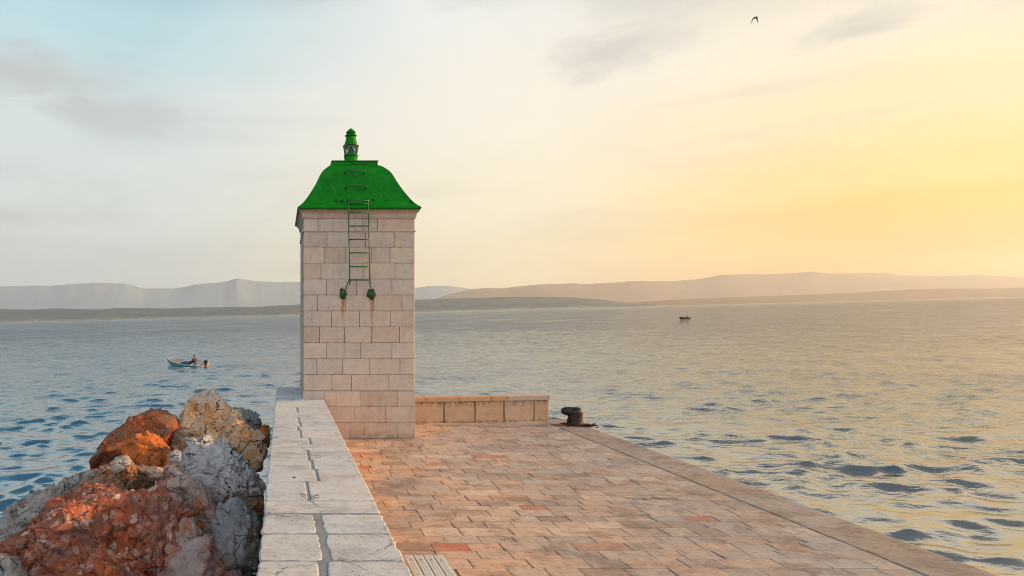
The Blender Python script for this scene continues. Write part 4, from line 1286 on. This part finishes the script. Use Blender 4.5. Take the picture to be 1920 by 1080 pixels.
def person(loc, rz, jacket, label, seatz=.0, tiller=True):
    """seated figure facing local -X (the bow side); origin at the seat"""
    V = [(0, 0, .10), (.0, 0, .28), (.01, 0, .44), (.0, 0, .54), (-.01, 0, .60), (-.02, 0, .70), (-.015, 0, .79)]
    r_ = [(.15, .12), (.14, .11), (.17, .11), (.07, .06), (.055, .055), (.085, .10), (.07, .085)]
    E = [(i, i + 1) for i in range(6)]
    def chain(start, pts, rs):
        p = start
        for q, rr_ in zip(pts, rs):
            V.append(q); r_.append(rr_); E.append((p, len(V) - 1)); p = len(V) - 1
        return p
    hands = []
    for s_ in (-1, 1):
        if s_ > 0 and tiller:
            arm = [(.0, .19, .45), (.12, .26, .26), (.33, .20, .20)]; hd = Vector((1, -.1, -.1)).normalized()
        else:
            arm = [(.0, s_ * .19, .45), (-.04, s_ * .25, .22), (-.26, s_ * .17, .13)]; hd = Vector((-1, 0, -.2)).normalized()
        w_ = chain(2, arm, [.055, .045, .028])
        palm = Vector(arm[-1]) + hd * .05
        p_ = chain(w_, [tuple(palm)], [(.036, .02)])
        hands.append((palm, hd, s_))
        for f_ in range(4):
            off = Vector((0, (f_ - 1.5) * .019, 0)); L = (.028, .034, .032, .024)[f_]
            a = palm + off + hd * .035; b_ = a + hd * L + Vector((0, 0, -.014)); c_ = b_ + hd * L * .4 + Vector((0, 0, -.026))
            chain(p_, [tuple(a), tuple(b_), tuple(c_)], [.010, .009, .007])
        a = palm + Vector((0, -s_ * .035, -.005)) + hd * .005; chain(p_, [tuple(a), tuple(a + hd * .035 + Vector((0, 0, -.018)))], [.011, .009])
    for s_ in (-1, 1):
        chain(0, [(-.05, s_ * .10, .09), (-.42, s_ * .14, .12), (-.48, s_ * .13, -.22), (-.60, s_ * .13, -.29)], [.085, .06, .042, .035])
    body = skinned('person', V, E, r_, M['skin'])
    body.location = loc; body.rotation_euler = (0, 0, rz)
    tag(body, label, 'person')
    JV = [(0, 0, .08), (0, 0, .28), (.01, 0, .45), (0, 0, .535), (0, .19, .455), (.12, .26, .26), (.30, .205, .205), (0, -.19, .455), (-.04, -.25, .22), (-.23, -.18, .14)]
    if not tiller: JV[5] = (-.04, .25, .22); JV[6] = (-.23, .18, .14)
    skinned('jacket', JV, [(0, 1), (1, 2), (2, 3), (2, 4), (4, 5), (5, 6), (2, 7), (7, 8), (8, 9)], [(.185, .15), (.175, .14), (.20, .135), (.08, .07), .078, .066, .046, .078, .066, .046], jacket, body)
    skinned('trousers', [(0, 0, .07), (-.05, .10, .08), (-.42, .14, .12), (-.47, .13, -.20), (-.05, -.10, .08), (-.42, -.14, .12), (-.47, -.13, -.20)], [(0, 1), (1, 2), (2, 3), (0, 4), (4, 5), (5, 6)],
            [(.17, .12), .10, .078, .062, .10, .078, .062], M['dark_cloth'], body)
    skinned('hair', [(.0, 0, .70), (.012, 0, .76), (0, 0, .82)], [(0, 1), (1, 2)], [(.09, .09), (.098, .105), (.07, .075)], M['hair'], body)
    fm = MB(); fm.tube([(-.10, 0, .735), (-.128, 0, .705), (-.10, 0, .70)], [.010, .016, .008], 6); fm.build('nose', M['skin'], body, smooth=True)
    for s_ in (-1, 1):
        fm = MB(); fm.lathe([(.008, -.008), (.012, 0), (.008, .008)], (-.098, s_ * .034, .742), 8); fm.build('eye', M['hair'], body, smooth=True)
        fm = MB(); fm.lathe([(.012, -.028), (.02, 0), (.012, .028)], (-.01, s_ * .098, .72), 8, squash=(1, .6)); fm.build('ear', M['skin'], body, smooth=True)
    fm = MB(); fm.tube([(-.094, -.028, .665), (-.102, 0, .663), (-.094, .028, .665)], .006, 6); fm.build('mouth', M['jacket_red'], body, smooth=True)
    return body

# ------------------------------------------------------------------ boats
M['hull_blue'] = plain('sky_blue_hull', (120, 188, 208), .4)
M['navy'] = plain('navy_rubbing_strake', (18, 34, 66), .45)
M['boat_white'] = plain('white_boat_paint', (205, 208, 205), .45)
M['tan'] = plain('tan_transom', (176, 150, 120), .5)
M['canvas'] = plain('blue_tarpaulin', (28, 66, 116), .8, bump=.6, bscale=5)
M['motor'] = plain('black_outboard', (20, 20, 24), .35)
M['wood'] = plain('grey_brown_board', (140, 116, 98), .7, bump=.3)
M['darkhull'] = plain('dark_hull', (34, 36, 36), .5)
def hull(L, B, D, n=22, m_=9, sheer=.22):
    """outer shell: bow at -X, transom at +X; returns grid of points (inside offset optional)"""
    G = []
    for i in range(n):
        f_ = i / (n - 1)                       # 0 bow .. 1 stern
        x = -L / 2 + L * f_
        hb_ = B / 2 * (math.sin(min(1, (f_ + .015) / .62) * math.pi / 2) ** .62) * (1 - .16 * max(0, (f_ - .6) / .4) ** 1.5)
        zt = D * (.62 + sheer * 2.2 * (1 - f_) ** 2.2)
        zb = -D * .30 + D * .62 * max(0, (1 - f_ / .18)) ** 2
        row = []
        for j in range(m_):
            a = j / (m_ - 1)
            y = hb_ * math.sin(a * math.pi / 2) ** .55 if j else 0
            z = zb + (zt - zb) * a ** 1.7
            row.append((x - .10 * (1 - f_) ** 3 * a, y, z))
        G.append(row)
    return G
def shell(mb, G, tone=.5, inset=0.0, lift=0.0):
    n, m_ = len(G), len(G[0]); 
    for s_ in (1, -1):
        vs = [(p[0] + (inset if i == 0 else 0) - (inset if i == n - 1 else 0), s_ * max(0, p[1] - (inset if j else 0)), p[2] + (lift if j < m_ - 1 else 0)) for i, row in enumerate(G) for j, p in enumerate(row)]
        fs = [(i * m_ + j, (i + 1) * m_ + j, (i + 1) * m_ + j + 1, i * m_ + j + 1) for i in range(n - 1) for j in range(m_ - 1)]
        mb.add(vs, fs, tone)
def make_boat(loc, rz, L, B, D, label, name, big=True):
    bt = empty(name, loc, label, 'boat', rz)
    bt.rotation_euler = (R(11) if big else R(4), R(2.5), rz)
    G = hull(L, B, D)
    h_ = MB(); shell(h_, G)
    row = G[-1]; vs = [(p[0], p[1], p[2]) for p in row] + [(p[0], -p[1], p[2]) for p in row[::-1]]
    h_.build('hull', M['hull_blue'] if big else M['darkhull'], bt, smooth=True)
    tr = MB(); tr.add(vs + [(a + .035, b_, c_) for a, b_, c_ in vs], [tuple(range(len(vs))), tuple(range(len(vs), 2 * len(vs)))[::-1]] + [(i, i + 1, len(vs) + i + 1, len(vs) + i) for i in range(len(vs) - 1)] + [(len(vs) - 1, 0, len(vs), 2 * len(vs) - 1)])
    tr.build('transom', M['tan'] if big else M['darkhull'], bt)
    i_ = MB(); shell(i_, G, inset=.035, lift=.04)
    i_.build('inner_lining', M['boat_white'] if big else M['darkhull'], bt, smooth=True)
    gw = MB(); st_ = MB()
    for s_ in (1, -1):
        gw.tube([(row[-1][0], s_ * (row[-1][1] - .01), row[-1][2] + .008) for row in G], .03, 8)
        st_.tube([(row[-2][0], s_ * (row[-2][1] + .012), row[-2][2] + .005) for row in G], .028, 8)
    gw.build('gunwale', M['boat_white'] if big else M['darkhull'], bt, smooth=True)
    if big: st_.build('rubbing_strake', M['navy'], bt, smooth=True)
    # foredeck boards, thwarts, floor
    fd = MB()
    for k in range(3):
        i0 = 2 + k * 2; a, b_ = G[i0][-1], G[i0 + 1][-1]
        fd.box(a[0], a[0] + .16, -a[1] + .05, a[1] - .05, a[2] - .06, a[2] - .035, .004)
    fd.build('deck_board', M['wood'], bt)
    for fx in (.12, .32):
        w_ = MB(); w_.box(L * fx - .14, L * fx + .14, -B / 2 * .9, B / 2 * .9, D * .22, D * .22 + .035, .005)
        w_.build('thwart', M['boat_white'] if big else M['wood'], bt)
    fl_ = MB(); fl_.box(-L * .3, L * .47, -B * .30, B * .30, -D * .10, -D * .06, .0)
    fl_.build('floor_board', M['wood'], bt)
    if big:
        tv = []; tf = []; nn = 10
        for i in range(nn):
            for j in range(nn):
                x = -L * .14 + L * .20 * i / (nn - 1); y = -B * .40 + B * .78 * j / (nn - 1)
                tv.append((x, y, D * .40 + D * .28 * math.sin(math.pi * j / (nn - 1)) * math.sin(math.pi * (i + 1) / nn) + .03 * math.sin(7 * x + 9 * y)))
        for i in range(nn - 1):
            for j in range(nn - 1):
                a = i * nn + j; tf.append((a, a + nn, a + nn + 1, a + 1))
        n0 = len(tv); tv += [(x, y, z - .05) for x, y, z in tv]
        tf += [tuple(q + n0 for q in f_[::-1]) for f_ in tf]
        tm = MB(); tm.add(tv, tf); o = tm.build('folded_tarpaulin', M['canvas'], None, smooth=True)
        o.parent = bt
    mo = MB(); X = L / 2 + .12
    k_ = 1.0 if big else .85
    mo.box(X - .12, X + .18, -.14, .14, D * .62 + .08, D * .62 + .42 * k_, .05)
    mo.box(X - .10, X + .14, -.10, .10, D * .62 - .06, D * .62 + .09, .03)
    o = mo.build('outboard_motor', M['motor'], bt)
    l_ = MB(); l_.box(X - .02, X + .10, -.04, .04, -.35, D * .62 - .05, .02); l_.box(X - .06, X + .2, -.10, .10, -.24, -.22, 0)
    l_.lathe([(.03, -.05), (.09, 0), (.03, .05)], (X + .12, 0, -.33), 8)
    q = l_.build('motor_leg', M['motor'], None); q.parent = o
    tl = MB(); tl.tube([(X - .08, 0, D * .62 + .10), (X - .35, .12, D * .62 + .10), (X - .62, .18, D * .62 + .09)], .02, 8)
    q = tl.build('tiller', M['motor'], None); q.parent = o
    return bt, G
def boat_at(u, v):
    # distance on the sloping sea sheet for a waterline pixel
    k = (u - U0) / F; q = (v - V0) / F
    Y = (H - SEA_A) / (q + SEA_B * k + SEA_C)
    return (k * Y, Y, sea_z(k * Y, Y))
from mathutils import Euler
def aboard(bt, x, y, z):
    return tuple(Matrix.Translation(bt.location) @ Euler(bt.rotation_euler).to_matrix().to_4x4() @ Vector((x, y, z)))
B1 = boat_at(350, 685.5)
rz1 = R(-26)
b1, G1_ = make_boat((B1[0], B1[1], B1[2] + .0), rz1, 4.45, 1.95, .56, 'small blue and white open motor boat under way on the water at the left', 'motor_boat')
person(aboard(b1, .95, -.02, .40), rz1, M['jacket_red'], 'person in a dull red jacket sitting in the blue boat, hand on the tiller')
B2 = boat_at(1283, 598)
rz2 = R(8)
b2, _ = make_boat((B2[0], B2[1], B2[2] + .03), rz2, 3.7, 1.5, .66, 'tiny dark dinghy far out on the bright water at the right', 'dinghy', big=False)
person(aboard(b2, 1.15, -.02, .58), rz2, M['jacket_orange'], 'tiny person in an orange-red jacket sitting in the far dark dinghy')
# wake of the near boat
m, t, b = mat('wake_foam')
P = t.n('ShaderNodeTexCoord').outputs['Object']
fo = t.mr(t.noise(t.scalev(P, .6, 2.4, 1), 1.6, 6, .7), .52, .62)
t.set(b, 'Base Color', lin(196, 206, 208)); t.set(b, 'Roughness', .6); t.set(b, 'Alpha', t.m('MULTIPLY', fo, .75))
wv_ = []; wf = []; nn = 30
for i in range(nn):
    f_ = i / (nn - 1); hw_ = .35 + 1.0 * f_
    for j in range(5):
        a = (j / 4 - .5) * 2
        wv_.append((2.3 + 4.2 * f_, a * hw_, .06 + .02 * math.sin(i * 1.3 + j)))
for i in range(nn - 1):
    for j in range(4):
        a = i * 5 + j; wf.append((a, a + 5, a + 6, a + 1))
wk = link('boat_wake', mesh_np('boat_wake', wv_, wf), m); wk.location = (B1[0], B1[1], B1[2]); wk.rotation_euler = (0, 0, rz1)
tag(wk, kind='stuff')

# ------------------------------------------------------------------ the gull
M['gull'] = plain('dark_gull_plumage', (70, 66, 64), .8)
Yg = 60.0
gx, gz = (1416 - U0) / F * Yg, H + (V0 - 34) / F * Yg
gv = []; gf = []; nn = 15
for i in range(nn):
    s_ = (i / (nn - 1) - .5) * 2
    a = abs(s_)
    x = .43 * (a ** .9) * (1 if s_ > 0 else -1) * (1.0 - .12 * a) + (.02 if s_ < 0 else 0)
    z = .04 + .06 * math.sin(min(1, a * 2.2) * math.pi / 2) - (.92 if s_ < 0 else .66) * max(0, a - .25) ** 1.3
    c_ = .17 * (1 - a ** 2.2) + .03
    yo = -.04 + .16 * a
    gv += [(x, yo - c_ * .5, z), (x, yo - c_ * .1, z + .016), (x, yo + c_ * .5, z - .004), (x, yo, z - .012)]
for i in range(nn - 1):
    for k in range(4):
        a = i * 4 + k; b_ = i * 4 + (k + 1) % 4
        gf.append((a, b_, b_ + 4, a + 4))
wg = MB(); wg.add(gv, gf + [(0, 1, 2, 3), tuple(range(len(gv) - 4, len(gv)))[::-1]])
gb_ = MB(); gb_.tube([(.0, -.30, .05), (0, -.26, .055), (0, -.20, .05), (0, -.08, .035), (0, .08, .03), (0, .20, .035), (0, .30, .03)], [.004, .018, .034, .055, .055, .03, .008], 10)
gb_.box(-.05, .05, .22, .36, .026, .034, .003)
bird = empty('gull', (gx, Yg, gz), 'dark gull in flight with drooping wings high in the bright sky', 'bird', R(6))
gb_.build('body', M['gull'], bird, smooth=True)
wg.build('wing', M['gull'], bird, smooth=True)
